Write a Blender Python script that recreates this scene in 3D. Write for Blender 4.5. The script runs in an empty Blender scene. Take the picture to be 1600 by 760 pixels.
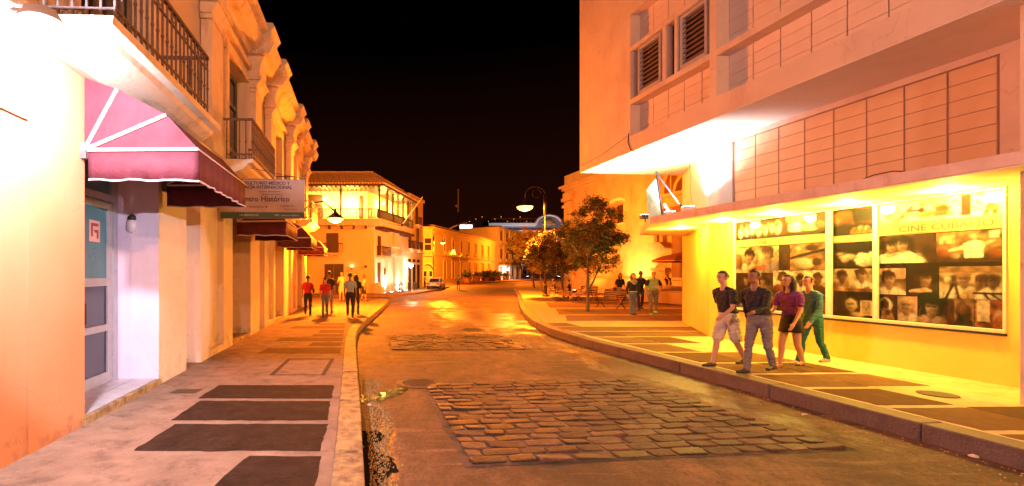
import bpy, bmesh, math, random
import numpy as np
from mathutils import Vector, Matrix, noise
random.seed(7)
S = bpy.context.scene
COL = S.collection
PI = math.pi

# ------------------------------------------------------------------ camera
cam_d = bpy.data.cameras.new('camera'); cam = bpy.data.objects.new('camera', cam_d); COL.objects.link(cam)
CZ = 1.9; F = 750.0; PX = 600.0; PY = 428.0
cam.location = (0, 0, CZ); cam.rotation_euler = (PI/2, 0, 0)
cam_d.sensor_width = 36; cam_d.lens = 36*F/1600; cam_d.shift_x = (800-PX)/1600; cam_d.shift_y = (PY-380)/1600
cam_d.clip_start = .05; cam_d.clip_end = 2000
S.camera = cam
# ------------------------------------------------------------------ night sky
W = bpy.data.worlds.new('World'); S.world = W; W.use_nodes = True
nt = W.node_tree; nt.nodes.clear()
out = nt.nodes.new('ShaderNodeOutputWorld'); add = nt.nodes.new('ShaderNodeAddShader')
sky = nt.nodes.new('ShaderNodeTexSky'); sky.sky_type = 'NISHITA'; sky.sun_disc = False
sky.sun_elevation = math.radians(-9.5); sky.sun_rotation = math.radians(200)
bg = nt.nodes.new('ShaderNodeBackground'); bg.inputs[1].default_value = .05
bg2 = nt.nodes.new('ShaderNodeBackground'); bg2.inputs[1].default_value = 1.0
tc = nt.nodes.new('ShaderNodeTexCoord'); sep = nt.nodes.new('ShaderNodeSeparateXYZ'); cr = nt.nodes.new('ShaderNodeValToRGB')
cr.color_ramp.elements[0].position = 0.0; cr.color_ramp.elements[0].color = (.012, .0022, .0010, 1)
cr.color_ramp.elements[1].position = .42; cr.color_ramp.elements[1].color = (.0002, .0001, .0001, 1)
L = nt.links.new
L(tc.outputs['Generated'], sep.inputs[0]); L(sep.outputs['Z'], cr.inputs[0]); L(cr.outputs[0], bg2.inputs[0])
L(sky.outputs[0], bg.inputs[0]); L(bg.outputs[0], add.inputs[0]); L(bg2.outputs[0], add.inputs[1]); L(add.outputs[0], out.inputs[0])
# ------------------------------------------------------------------ exposure
S.view_settings.view_transform = 'Standard'; S.view_settings.look = 'None'
S.view_settings.exposure = 0.6; S.view_settings.gamma = 1.0
S.render.engine = 'CYCLES'
S.cycles.max_bounces = 5; S.cycles.diffuse_bounces = 3; S.cycles.glossy_bounces = 3; S.cycles.transmission_bounces = 4
S.cycles.transparent_max_bounces = 6; S.cycles.sample_clamp_indirect = 4; S.cycles.use_denoising = True
S.cycles.caustics_reflective = False; S.cycles.caustics_refractive = False; S.cycles.use_light_tree = True
SOD = (1.0, .25, .012); SOD2 = (1.0, .205, .008); WHT = (.93, .86, 1.0); YEL = (1.0, .66, .12)

# ------------------------------------------------------------------ helpers
MATS = {}
def mat(name, c1, c2=None, scale=3., rough=.7, bump=0., bscale=40., metal=0., emit=None, est=0., spec=.5, stain=None, stain_amt=.0, det=6., trans=0., base=None):
    if name in MATS: return MATS[name]
    m = bpy.data.materials.new(name); m.use_nodes = True
    t = m.node_tree; N = t.nodes; K = t.links.new
    b = N['Principled BSDF']
    b.inputs['Roughness'].default_value = rough; b.inputs['Metallic'].default_value = metal
    b.inputs['Specular IOR Level'].default_value = spec
    if trans: b.inputs['Transmission Weight'].default_value = trans
    c1 = tuple(c1)+(1,)
    b.inputs['Base Color'].default_value = c1
    m.diffuse_color = c1
    co = N.new('ShaderNodeTexCoord')
    if c2 is not None:
        n = N.new('ShaderNodeTexNoise'); n.inputs['Scale'].default_value = scale; n.inputs['Detail'].default_value = det
        n.inputs['Roughness'].default_value = .62
        K(co.outputs['Object'], n.inputs['Vector'])
        r = N.new('ShaderNodeValToRGB'); r.color_ramp.elements[0].position = .33; r.color_ramp.elements[1].position = .67
        r.color_ramp.elements[0].color = c1; r.color_ramp.elements[1].color = tuple(c2)+(1,)
        K(n.outputs['Fac'], r.inputs[0]); last = r.outputs[0]
        if stain is not None:
            n2 = N.new('ShaderNodeTexNoise'); n2.inputs['Scale'].default_value = scale*.7; n2.inputs['Detail'].default_value = 8
            n2.inputs['Roughness'].default_value = .7
            mp = N.new('ShaderNodeMapping'); mp.inputs['Scale'].default_value = (1.6, 1.6, .55); mp.inputs['Location'].default_value = (7, 3, 1)
            K(co.outputs['Object'], mp.inputs[0]); K(mp.outputs[0], n2.inputs['Vector'])
            r2 = N.new('ShaderNodeValToRGB'); r2.color_ramp.elements[0].position = .52; r2.color_ramp.elements[1].position = .74
            r2.color_ramp.elements[0].color = (0, 0, 0, 1); r2.color_ramp.elements[1].color = (stain_amt,)*3+(1,)
            K(n2.outputs['Fac'], r2.inputs[0])
            mx = N.new('ShaderNodeMixRGB'); mx.inputs[2].default_value = tuple(stain)+(1,)
            K(r2.outputs[0], mx.inputs[0]); K(last, mx.inputs[1]); last = mx.outputs[0]
        if base is not None:     # splashed grime along the foot of the wall, and fine cracks
            sx = N.new('ShaderNodeSeparateXYZ'); K(co.outputs['Object'], sx.inputs[0])
            m1 = N.new('ShaderNodeMapRange'); m1.inputs[1].default_value = base; m1.inputs[2].default_value = base+.75; m1.inputs[3].default_value = .22; m1.inputs[4].default_value = 0.; K(sx.outputs['Z'], m1.inputs[0])
            ng = N.new('ShaderNodeTexNoise'); ng.inputs['Scale'].default_value = 3.2; ng.inputs['Detail'].default_value = 9; ng.inputs['Roughness'].default_value = .7; K(co.outputs['Object'], ng.inputs['Vector'])
            ad = N.new('ShaderNodeMath'); ad.operation = 'ADD'; K(m1.outputs[0], ad.inputs[0]); K(ng.outputs['Fac'], ad.inputs[1])
            rg = N.new('ShaderNodeValToRGB'); rg.color_ramp.elements[0].position = .68; rg.color_ramp.elements[1].position = .95; rg.color_ramp.elements[0].color = (0,0,0,1); rg.color_ramp.elements[1].color = (.8,.8,.8,1); K(ad.outputs[0], rg.inputs[0])
            mg = N.new('ShaderNodeMixRGB'); mg.inputs[2].default_value = (.10,.06,.04,1); K(rg.outputs[0], mg.inputs[0]); K(last, mg.inputs[1]); last = mg.outputs[0]
            vo = N.new('ShaderNodeTexVoronoi'); vo.feature = 'DISTANCE_TO_EDGE'; vo.inputs['Scale'].default_value = .55
            nv = N.new('ShaderNodeVectorMath'); nv.operation = 'ADD'; nw = N.new('ShaderNodeTexNoise'); nw.inputs['Scale'].default_value = 2.5; nw.inputs['Detail'].default_value = 6; K(co.outputs['Object'], nw.inputs['Vector'])
            K(co.outputs['Object'], nv.inputs[0]); K(nw.outputs['Color'], nv.inputs[1]); K(nv.outputs[0], vo.inputs['Vector'])
            rc = N.new('ShaderNodeValToRGB'); rc.color_ramp.elements[0].position = .0; rc.color_ramp.elements[1].position = .006; rc.color_ramp.elements[0].color = (.28,.28,.28,1); rc.color_ramp.elements[1].color = (0,0,0,1); K(vo.outputs['Distance'], rc.inputs[0])
            mc = N.new('ShaderNodeMixRGB'); mc.inputs[2].default_value = (.16,.10,.07,1); K(rc.outputs[0], mc.inputs[0]); K(last, mc.inputs[1]); last = mc.outputs[0]
        K(last, b.inputs['Base Color'])
        mr = N.new('ShaderNodeMapRange'); mr.inputs[3].default_value = max(.05, rough-.1); mr.inputs[4].default_value = min(1, rough+.12)
        K(n.outputs['Fac'], mr.inputs[0]); K(mr.outputs[0], b.inputs['Roughness'])
    if bump:
        n3 = N.new('ShaderNodeTexNoise'); n3.inputs['Scale'].default_value = bscale; n3.inputs['Detail'].default_value = 5
        K(co.outputs['Object'], n3.inputs['Vector'])
        bp = N.new('ShaderNodeBump'); bp.inputs['Strength'].default_value = bump; bp.inputs['Distance'].default_value = .02
        K(n3.outputs['Fac'], bp.inputs['Height']); K(bp.outputs[0], b.inputs['Normal'])
    if emit is not None:
        b.inputs['Emission Color'].default_value = tuple(emit)+(1,); b.inputs['Emission Strength'].default_value = est
    MATS[name] = m
    return m

class MB:
    def __init__(s, xf=None): s.v = []; s.f = []; s.m = []; s.xf = xf
    def add(s, vs, fs, m=0):
        o = len(s.v)
        if s.xf is not None: vs = [tuple(s.xf @ Vector(p)) for p in vs]
        s.v += [tuple(p) for p in vs]
        for f in fs: s.f.append(tuple(i+o for i in f)); s.m.append(m)
        return s
    def box(s, x0, x1, y0, y1, z0, z1, m=0):
        x0, x1 = sorted((x0, x1)); y0, y1 = sorted((y0, y1)); z0, z1 = sorted((z0, z1))
        return s.add([(x0,y0,z0),(x1,y0,z0),(x1,y1,z0),(x0,y1,z0),(x0,y0,z1),(x1,y0,z1),(x1,y1,z1),(x0,y1,z1)],
              [(0,3,2,1),(4,5,6,7),(0,1,5,4),(1,2,6,5),(2,3,7,6),(3,0,4,7)], m)
    def prism(s, pts, z0, z1, m=0):
        a = sum(pts[i][0]*pts[(i+1)%len(pts)][1]-pts[(i+1)%len(pts)][0]*pts[i][1] for i in range(len(pts)))
        if a < 0: pts = pts[::-1]
        n = len(pts)
        return s.add([(p[0],p[1],z0) for p in pts]+[(p[0],p[1],z1) for p in pts],
              [tuple(range(n))[::-1], tuple(range(n,2*n))]+[(i,(i+1)%n,n+(i+1)%n,n+i) for i in range(n)], m)
    def ext(s, prof, y0, y1, m=0, axis='y'):
        """profile [(a,z)] extruded along y (a is x) or along x (a is y)"""
        n = len(prof)
        if axis == 'y': vs = [(a,y0,z) for a,z in prof]+[(a,y1,z) for a,z in prof]
        else: vs = [(y0,a,z) for a,z in prof]+[(y1,a,z) for a,z in prof]
        return s.add(vs, [tuple(range(n)), tuple(range(n,2*n))[::-1]]+[(i,n+i,n+(i+1)%n,(i+1)%n) for i in range(n)], m)
    def tube(s, pts, r, n=8, m=0, caps=True):
        pts = [Vector(p) for p in pts]
        rs = r if isinstance(r, (list, tuple)) else [r]*len(pts)
        vs = []; up = None
        for i, p in enumerate(pts):
            d = (pts[min(i+1, len(pts)-1)]-pts[max(i-1, 0)])
            d = d.normalized() if d.length > 1e-9 else Vector((0,0,1))
            if up is None: up = Vector((0,0,1)) if abs(d.z) < .9 else Vector((1,0,0))
            a = d.cross(up).normalized(); b = a.cross(d).normalized(); up = b
            for k in range(n):
                t = 2*PI*k/n; vs.append(tuple(p+a*math.cos(t)*rs[i]+b*math.sin(t)*rs[i]))
        fs = []
        for i in range(len(pts)-1):
            for k in range(n): fs.append((i*n+k, i*n+(k+1)%n, (i+1)*n+(k+1)%n, (i+1)*n+k))
        if caps: fs.append(tuple(range(n))[::-1]); fs.append(tuple((len(pts)-1)*n+k for k in range(n)))
        return s.add(vs, fs, m)
    def lathe(s, prof, n=14, c=(0,0,0), m=0):
        vs = []; fs = []
        for r, z in prof:
            for k in range(n):
                t = 2*PI*k/n; vs.append((c[0]+max(r,1e-4)*math.cos(t), c[1]+max(r,1e-4)*math.sin(t), c[2]+z))
        for i in range(len(prof)-1):
            for k in range(n): fs.append((i*n+k, i*n+(k+1)%n, (i+1)*n+(k+1)%n, (i+1)*n+k))
        fs.append(tuple(range(n))[::-1]); fs.append(tuple((len(prof)-1)*n+k for k in range(n)))
        return s.add(vs, fs, m)
    def ball(s, c, r, n=10, m=0):
        rr = r if isinstance(r, (tuple, list)) else (r, r, r); k = n//2+1
        vs = []; fs = []
        for i in range(k+1):
            ph = PI*i/k
            for j in range(n):
                t = 2*PI*j/n; q = max(math.sin(ph), 1e-3)
                vs.append((c[0]+rr[0]*q*math.cos(t), c[1]+rr[1]*q*math.sin(t), c[2]-rr[2]*math.cos(ph)))
        for i in range(k):
            for j in range(n): fs.append((i*n+j, i*n+(j+1)%n, (i+1)*n+(j+1)%n, (i+1)*n+j))
        return s.add(vs, fs, m)
    def build(s, name, mats, parent=None, smooth=False, bevel=0., loc=None):
        me = bpy.data.meshes.new(name); me.from_pydata(s.v, [], s.f)
        if not isinstance(mats, (list, tuple)): mats = [mats]
        for q in mats: me.materials.append(q)
        if len(mats) > 1: me.polygons.foreach_set('material_index', s.m)
        if smooth: me.polygons.foreach_set('use_smooth', [True]*len(me.polygons))
        me.update()
        return link(name, me, parent, bevel, loc)
def link(name, me, parent=None, bevel=0., loc=None):
    o = bpy.data.objects.new(name, me); COL.objects.link(o)
    if parent is not None: o.parent = parent
    if loc is not None: o.location = loc
    if bevel:
        b = o.modifiers.new('bevel', 'BEVEL'); b.width = bevel; b.segments = 2; b.limit_method = 'ANGLE'
    return o
def tag(o, label, cat, group=None, kind=None):
    o['label'] = label; o['category'] = cat
    if group: o['group'] = group
    if kind: o['kind'] = kind
    return o
def thing(name, label, cat, loc=(0,0,0), rz=0., group=None):
    o = bpy.data.objects.new(name, None); COL.objects.link(o); o.empty_display_size = .2
    o.location = loc; o.rotation_euler = (0,0,rz)
    return tag(o, label, cat, group)
def struct(o): o['kind'] = 'structure'; return o
def stuff(o): o['kind'] = 'stuff'; return o
def copy_tree(o, parent=None, loc=None, rz=None, label=None):
    c = o.copy(); COL.objects.link(c)
    if parent is not None: c.parent = parent
    if loc is not None: c.location = loc
    if rz is not None: c.rotation_euler = (0,0,rz)
    if label: c['label'] = label
    for ch in list(o.children): copy_tree(ch, c)
    return c
def lamp(name, loc, col, power, size=.1, parent=None, kind='POINT', rot=None, spot=None, blend=.6):
    d = bpy.data.lights.new(name, kind); d.color = col; d.energy = power
    if kind in ('POINT', 'SPOT'): d.shadow_soft_size = size
    if kind == 'SPOT': d.spot_size = spot; d.spot_blend = blend
    if kind == 'AREA': d.size = size
    o = bpy.data.objects.new(name, d); COL.objects.link(o); o.location = loc
    if rot is not None:
        o.rotation_euler = Vector(rot).to_track_quat('-Z', 'Y').to_euler()
    if parent is not None: o.parent = parent
    return o
def text(name, body, size, m, parent, mtx, align='CENTER', ext=.002, sx=1., off=0.):
    c = bpy.data.curves.new(name, 'FONT'); c.body = body; c.size = size; c.align_x = align; c.extrude = ext; c.resolution_u = 2; c.offset = off
    o = bpy.data.objects.new(name, c); COL.objects.link(o)
    dg = bpy.context.evaluated_depsgraph_get()
    me = bpy.data.meshes.new_from_object(o.evaluated_get(dg)); bpy.data.objects.remove(o)
    me.transform(mtx @ Matrix.Diagonal((sx, 1, 1, 1))); me.materials.clear(); me.materials.append(m); me.name = name
    return link(name, me, parent)
def G(x, y, z=.2):
    """photo pixel on a horizontal level -> place on the ground"""
    d = (CZ-z)*F/(y-PY); return ((x-PX)/F*d, d)
def P(x, d): return (x-PX)/F*d
def Zp(y, d): return CZ+(PY-y)/F*d

# ------------------------------------------------------------------ materials
CREAM = mat('cream_plaster', (.74,.57,.40), (.80,.64,.47), 1.3, .8, .12, 45, stain=(.42,.28,.17), stain_amt=.5, base=.2)
ORANGE_LIT = mat('orange_lit_plaster', (.60,.26,.12), (.64,.30,.15), .8, .8, .08, 45, stain=(.5,.22,.1), stain_amt=.3, base=.2)  # near wall plaster with the orange lamp light put into its colour
CREAM2 = mat('pale_trim_plaster', (.80,.70,.56), (.70,.60,.46), 2.5, .8, .3, 40, stain=(.28,.22,.15), stain_amt=.7)
LILAC = mat('lilac_reveal_paint', (.74,.62,.74), (.80,.70,.78), 2., .6, .2, 40, stain=(.5,.4,.45), stain_amt=.3)
PINK = mat('pink_concrete_render', (.70,.58,.50), (.62,.50,.43), 1.1, .85, .3, 60, stain=(.42,.28,.23), stain_amt=.45, base=.1)
PINKP = mat('pink_wall_panel', (.66,.54,.46), (.72,.59,.51), 1.7, .85, .3, 80, stain=(.45,.3,.25), stain_amt=.3)
WHITEP = mat('white_soffit_paint', (.82,.77,.74), (.76,.70,.66), 1.2, .7, .1, 50, stain=(.5,.42,.36), stain_amt=.25)
YWALL = mat('butter_yellow_paint', (.84,.62,.12), (.78,.56,.10), 1.5, .6, .2, 50, stain=(.5,.34,.08), stain_amt=.35)
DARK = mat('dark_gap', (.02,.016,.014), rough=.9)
JOINT = mat('dark_joint', (.38,.25,.19), rough=.95)
IRON = mat('black_iron', (.03,.026,.026), (.06,.045,.04), 20, .45, .2, 60, metal=.6)
IRONW = mat('weathered_rail_iron', (.12,.09,.09), (.2,.16,.15), 14, .5, .2, 60, metal=.3)
MAROON = mat('maroon_awning_cloth', (.12,.015,.028), (.085,.010,.02), 3, .8, .9, 7)
PIPING = mat('white_awning_piping', (.72,.56,.54), (.66,.5,.48), 8, .6)
SIDEW = mat('pale_pavement_concrete', (.34,.22,.15), (.23,.145,.10), 3.4, .82, 1., 30, spec=.2, stain=(.07,.04,.03), stain_amt=.8, det=14)
PANEL = mat('dark_pavement_slab', (.016,.008,.005), (.045,.023,.014), 4.5, .88, .8, 50, spec=.12, stain=(.10,.06,.045), stain_amt=.45, det=9)
SIDER = mat('yellowish_pavement_concrete', (.66,.50,.28), (.52,.38,.21), 2.2, .8, .7, 38, spec=.2, stain=(.2,.12,.07), stain_amt=.6, det=12)
PANEL2 = mat('tan_pavement_slab', (.13,.070,.030), (.20,.11,.048), 2.0, .88, .7, 50, spec=.12, stain=(.1,.065,.04), stain_amt=.6, det=9)
KERBR = mat('dark_kerb_stone', (.10,.065,.055), (.15,.10,.085), 3.5, .6, .8, 35, stain=(.05,.03,.025), stain_amt=.8, det=9)
KERB = mat('kerb_stone', (.46,.32,.14), (.15,.09,.05), 6., .7, 1., 28, stain=(.04,.025,.018), stain_amt=.95, det=12)
STONE3 = mat('worn_cobble_pale', (.08,.045,.028), (.17,.10,.063), 6.0, .6, .9, 45, spec=.3, stain=(.04,.025,.02), stain_amt=.7)
STONE = mat('worn_cobble', (.035,.020,.014), (.11,.062,.04), 5.0, .62, .9, 45, spec=.3, stain=(.06,.045,.035), stain_amt=.6)
STONE2 = mat('worn_cobble_dark', (.022,.014,.011), (.06,.037,.027), 6.0, .5, .9, 45, spec=.35, stain=(.05,.035,.03), stain_amt=.6)
MORTAR = mat('cobble_bed', (.17,.10,.06), (.006,.004,.003), 2.2, .85, .8, 90)
CIRON = mat('cast_iron_cover', (.035,.022,.016), (.07,.045,.03), 9, .6, .6, 60, metal=.1)
WOOD = mat('dark_brown_wood', (.10,.045,.025), (.06,.028,.016), 9, .55, .3, 30)
TILE = mat('pale_roof_tile', (.80,.64,.42), (.66,.5,.32), 5, .8, .5, 12)
YB = mat('ochre_yellow_plaster', (.78,.60,.30), (.70,.52,.25), .5, .85, .2, 20, stain=(.5,.33,.15), stain_amt=.4)
YB2 = mat('pale_yellow_plaster', (.80,.66,.40), (.74,.6,.35), .6, .8, .2, 20, stain=(.55,.4,.22), stain_amt=.35)
WB = mat('white_wall_paint', (.80,.74,.68), (.72,.66,.6), .7, .8, .2, 20, stain=(.5,.42,.34), stain_amt=.35)
CHURCH = mat('church_lime_plaster', (.62,.42,.22), (.48,.31,.15), .6, .9, .5, 12, stain=(.26,.15,.07), stain_amt=.75, det=9)
BRICKB = mat('dark_brown_render', (.16,.09,.05), (.11,.06,.035), .8, .9, .3, 8)
BLUEB = mat('blue_grey_render', (.24,.24,.33), (.19,.19,.27), .5, .8, .1, 10)
BARK = mat('tree_bark', (.16,.11,.075), (.09,.06,.04), 9, .9, .8, 30)
LEAF1 = mat('leaf_dark', (.075,.10,.028), (.12,.14,.04), 3, .45)
LEAF2 = mat('leaf_light', (.24,.26,.07), (.30,.27,.08), 3, .4)
LEAF3 = mat('leaf_russet', (.22,.12,.05), (.30,.17,.07), 3, .5)
LENS = mat('sodium_lens', (1,.7,.3), emit=(1.0,.45,.06), est=6)
LENSW = mat('white_lens', (1,.95,1), emit=(.95,.9,1.0), est=22)
LENSY = mat('yellow_lens', (1,.9,.5), emit=(1.0,.8,.35), est=16)
GLASSD = mat('dark_window_glass', (.02,.022,.03), (.03,.03,.04), 2, .12, spec=.8)
GLASST = mat('teal_door_glass', (.06,.19,.26), (.08,.23,.31), 2, .3, spec=.8)
GREYF = mat('grey_white_frame_paint', (.42,.42,.48), (.36,.35,.4), 8, .45, .15, 60)
WOODL = mat('louvre_slat_paint', (.20,.13,.11), (.28,.18,.15), 7, .7, .3, 60)

# ================================================================== GROUND
def road_material():
    m = bpy.data.materials.new('worn_road'); m.use_nodes = True; t = m.node_tree; N = t.nodes; K = t.links.new
    b = N['Principled BSDF']; co = N.new('ShaderNodeTexCoord'); sx = N.new('ShaderNodeSeparateXYZ'); K(co.outputs['Object'], sx.inputs[0])
    def noi(sc, det, mp=None, ro=.6):
        n = N.new('ShaderNodeTexNoise'); n.inputs['Scale'].default_value = sc; n.inputs['Detail'].default_value = det; n.inputs['Roughness'].default_value = ro
        if mp:
            q = N.new('ShaderNodeMapping'); q.inputs['Scale'].default_value = mp; K(co.outputs['Object'], q.inputs[0]); K(q.outputs[0], n.inputs['Vector'])
        else: K(co.outputs['Object'], n.inputs['Vector'])
        return n.outputs['Fac']
    def mth(op, a, b_=None, c=None, clamp=False):
        q = N.new('ShaderNodeMath'); q.operation = op; q.use_clamp = clamp
        for i, v in enumerate((a, b_, c)):
            if v is None: continue
            if isinstance(v, (int, float)): q.inputs[i].default_value = v
            else: K(v, q.inputs[i])
        return q.outputs[0]
    def ramp(f, p0, p1, c0, c1):
        r = N.new('ShaderNodeValToRGB'); r.color_ramp.elements[0].position = p0; r.color_ramp.elements[1].position = p1
        r.color_ramp.elements[0].color = tuple(c0)+(1,); r.color_ramp.elements[1].color = tuple(c1)+(1,); K(f, r.inputs[0]); return r.outputs[0]
    def mix(f, a, c):
        q = N.new('ShaderNodeMixRGB'); K(f, q.inputs[0]); K(a, q.inputs[1])
        if isinstance(c, tuple): q.inputs[2].default_value = c+(1,)
        else: K(c, q.inputs[2])
        return q.outputs[0]
    big = noi(.6, 12, (1, .6, 1), .7); mid = noi(3.5, 10, (1, .6, 1), .75); fine = noi(26, 8, None, .75); streak = noi(1.2, 6, (.5, 3.5, 1), .6)
    col = ramp(big, .35, .65, (.045,.022,.013), (.22,.115,.064))
    col = mix(ramp(mid, .46, .62, (0,0,0), (.85,)*3), col, (.05,.028,.018))
    col = mix(ramp(streak, .56, .75, (0,0,0), (.6,)*3), col, (.34,.19,.115))
    col = mix(ramp(fine, .50, .66, (0,0,0), (.7,)*3), col, (.035,.02,.013))
    # wet places: the right gutter, the middle distance, the left gutter
    def band(cx, w, x): return mth('SUBTRACT', 1.0, mth('DIVIDE', mth('ABSOLUTE', mth('SUBTRACT', x, cx)), w), None, True)
    X = sx.outputs['X']; Y = sx.outputs['Y']
    xr = mth('ADD', X, mth('MULTIPLY', Y, .107))
    g1 = mth('MULTIPLY', band(6.0, 1.5, xr), band(9.5, 6.5, Y))
    g2 = mth('MULTIPLY', band(4.2, 3.6, X), band(21, 12, Y))
    g3 = mth('MULTIPLY', band(.0, .28, X), band(5.0, 3.5, Y))
    g4 = mth('MULTIPLY', band(3.0, 5, X), band(30, 9, Y))
    g = mth('MAXIMUM', mth('MAXIMUM', g1, mth('MULTIPLY', g2, 1.1)), mth('MAXIMUM', g3, mth('MULTIPLY', g4, .9)))
    wn = noi(1.1, 9, (1, .75, 1), .72)
    wet = mth('ADD', mth('MULTIPLY', g, .38), wn)
    wetm = ramp(wet, .66, .78, (0,0,0), (1,1,1))
    col = mix(mth('MULTIPLY', wetm, .55), col, (.05,.034,.026))
    K(col, b.inputs['Base Color'])
    rr = ramp(fine, .3, .7, (.6,)*3, (.85,)*3)
    rg = mix(wetm, rr, (.33,.33,.33)); K(rg, b.inputs['Roughness'])
    b.inputs['Specular IOR Level'].default_value = .4
    bp = N.new('ShaderNodeBump'); bp.inputs['Distance'].default_value = .022
    st = mth('SUBTRACT', 1.0, mth('MULTIPLY', wetm, .55)); K(st, bp.inputs['Strength'])
    K(mth('ADD', fine, mth('MULTIPLY', mid, 1.8)), bp.inputs['Height']); K(bp.outputs[0], b.inputs['Normal'])
    return m
ROAD = road_material()
g = MB(); g.add([(-500,-60,0),(500,-60,0),(500,900,0),(-500,900,0)], [(0,1,2,3)])
struct(g.build('road', ROAD))

def offs(pl, w):
    o = []
    for i, p in enumerate(pl):
        a = Vector(pl[max(i-1,0)]); b = Vector(pl[min(i+1,len(pl)-1)]); d = (b-a).normalized(); n = Vector((-d.y, d.x))
        o.append((p[0]+n.x*w, p[1]+n.y*w))
    return o
def resample(pl, step):
    pts = [Vector(p) for p in pl]; o = [pts[0]]; acc = 0
    for a, b in zip(pts, pts[1:]):
        L_ = (b-a).length; t = step-acc
        while t < L_: o.append(a.lerp(b, t/L_)); t += step
        acc = L_-(t-step)
    o.append(pts[-1]); return [(p.x, p.y) for p in o]
def smooth_pl(pl, n=2):
    for _ in range(n):
        q = [pl[0]]
        for a, b in zip(pl, pl[1:]): q += [(a[0]*.75+b[0]*.25, a[1]*.75+b[1]*.25), (a[0]*.25+b[0]*.75, a[1]*.25+b[1]*.75)]
        q.append(pl[-1]); pl = q
    return pl
LK = smooth_pl([(.32,-4),(.08,0),(-.16,4),(-.5,9),(-.82,13.5),(-.80,16),(-.45,20),(-.05,25),(.30,30.5),(.28,32),(-.5,33.2),(-4,33.8),(-14,34.2)])
RK = smooth_pl([(7.1,-4),(6.67,0),(6.14,5),(5.6,10),(5.22,12.6),(5.08,14.6),(5.35,17.2),(6.0,20.5),(6.96,24.5),(8.4,30),(10.6,38),(12.8,47),(15.7,58),(19.5,72),(26,92)])
def pavement(name, kerb, w, side, outer, zt, m, km, step, ymax=36):
    """side +1: pavement lies left of the kerb's direction"""
    inner = offs(kerb, w*side)
    sl = MB(); poly = inner+outer
    sl.prism(poly, -.1, zt)
    o = struct(sl.build(name, m))
    a = resample(kerb, step)
    b = offs(a, w*side)
    for i in range(len(a)-1):
        if a[i][1] > ymax: 
            k = MB(); 
            for j in range(i, len(a)-1): k.prism([a[j], a[j+1], b[j+1], b[j]], -.1, zt+.004)
            k.build('kerb', km, o); break
        A, B, C, D = (Vector(q) for q in (a[i], a[i+1], b[i+1], b[i]))
        j = .006
        d = (B-A).normalized()*.005
        jt = Vector((random.uniform(-j, j), 0))
        dz = random.uniform(-.006, .010)
        k = MB(); k.prism([tuple(A+d+jt), tuple(B-d+jt), tuple(C-d), tuple(D+d)], -.1, zt+.006+dz)
        k.build('kerb_stone', km, o, bevel=.018)
    return o
lp = pavement('left_pavement', LK, .27, 1, [(-14,33.9),(-14,-4)], .2, SIDEW, KERB, .95, 34)
rp = pavement('right_pavement', RK, .30, -1, [(120,92),(120,-4)], .2, SIDER, KERBR, 1.9, 40)

def slab(pts, m, parent, z=.2, name='paving_slab', h=.004):
    if len(pts) == 4 and m is not CIRON:
        q_ = []
        for i_ in range(4):
            a_, b_ = pts[i_], pts[(i_+1)%4]; n_ = max(2, int(math.hypot(b_[0]-a_[0], b_[1]-a_[1])/.10))
            q_ += [(a_[0]+(b_[0]-a_[0])*k_/n_, a_[1]+(b_[1]-a_[1])*k_/n_) for k_ in range(n_)]
        pts = q_
        sd = random.random()*50; pts = [(x+.022*noise.noise(Vector((x*7,y*7,sd))), y+.022*noise.noise(Vector((x*7,y*7,sd+9)))) for x, y in pts]
    c = MB(); c.prism(pts, z-.03, z+h); return c.build(name, m, parent)
# dark inset slabs of the left pavement, from the photograph's places on the ground
def lx(y): return .08-.061*y
def lslab(y0, y1, xl0, xl1, gap=.30, m=PANEL):
    n = 10
    pts = [(xl0, y0)]+[(lx(y0)-gap-.1, y0), (lx(y1)-gap-.1, y1)]+[(xl1, y1)]
    pts = [(x+random.uniform(-.012,.012), y+random.uniform(-.01,.01)) for x, y in pts]
    return slab(pts, m, lp)
for y0, y1, a, b in [(3.0,4.46,-1.5,-1.25),(4.60,5.42,-2.40,-2.36),(5.56,6.40,-2.46,-2.46),(6.54,7.32,-2.54,-2.50),
                     (10.25,11.0,-2.69,-2.66),(11.35,11.85,-1.8,-1.75),(12.1,12.75,-2.75,-2.7),(13.0,13.5,-2.0,-1.95),
                     (13.85,14.5,-1.9,-1.9),(14.9,15.6,-2.95,-2.9),(15.9,16.5,-2.2,-2.2)]:
    m = PANEL if y0 < 8 else PANEL2
    lslab(y0, y1, a, b, m=m)
# sunken inspection cover: dark channel round a pale lid
c = MB(); x0, x1, y0, y1 = -1.92, -.99, 8.05, 9.6; w = .07
for q in [(x0,x1,y0,y0+.02),(x0,x1,y1-w,y1),(x0,x0+w,y0+.02,y1-w),(x1-w,x1,y0+.02,y1-w)]:
    c.box(q[0], q[1], q[2], q[3], .195, .2045)
stuff_ = c.build('cover_channel', DARK, lp)
slab([(-3.05,6.82),(-2.68,6.82),(-2.66,7.05),(-3.03,7.05)], CIRON, lp, name='drain_cover', h=.004)
c = MB(); c.lathe([(.11,0),(.11,.005)], 16, (-2.45,11.9,.2)); c.build('pipe_cap', CIRON, lp)
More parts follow.
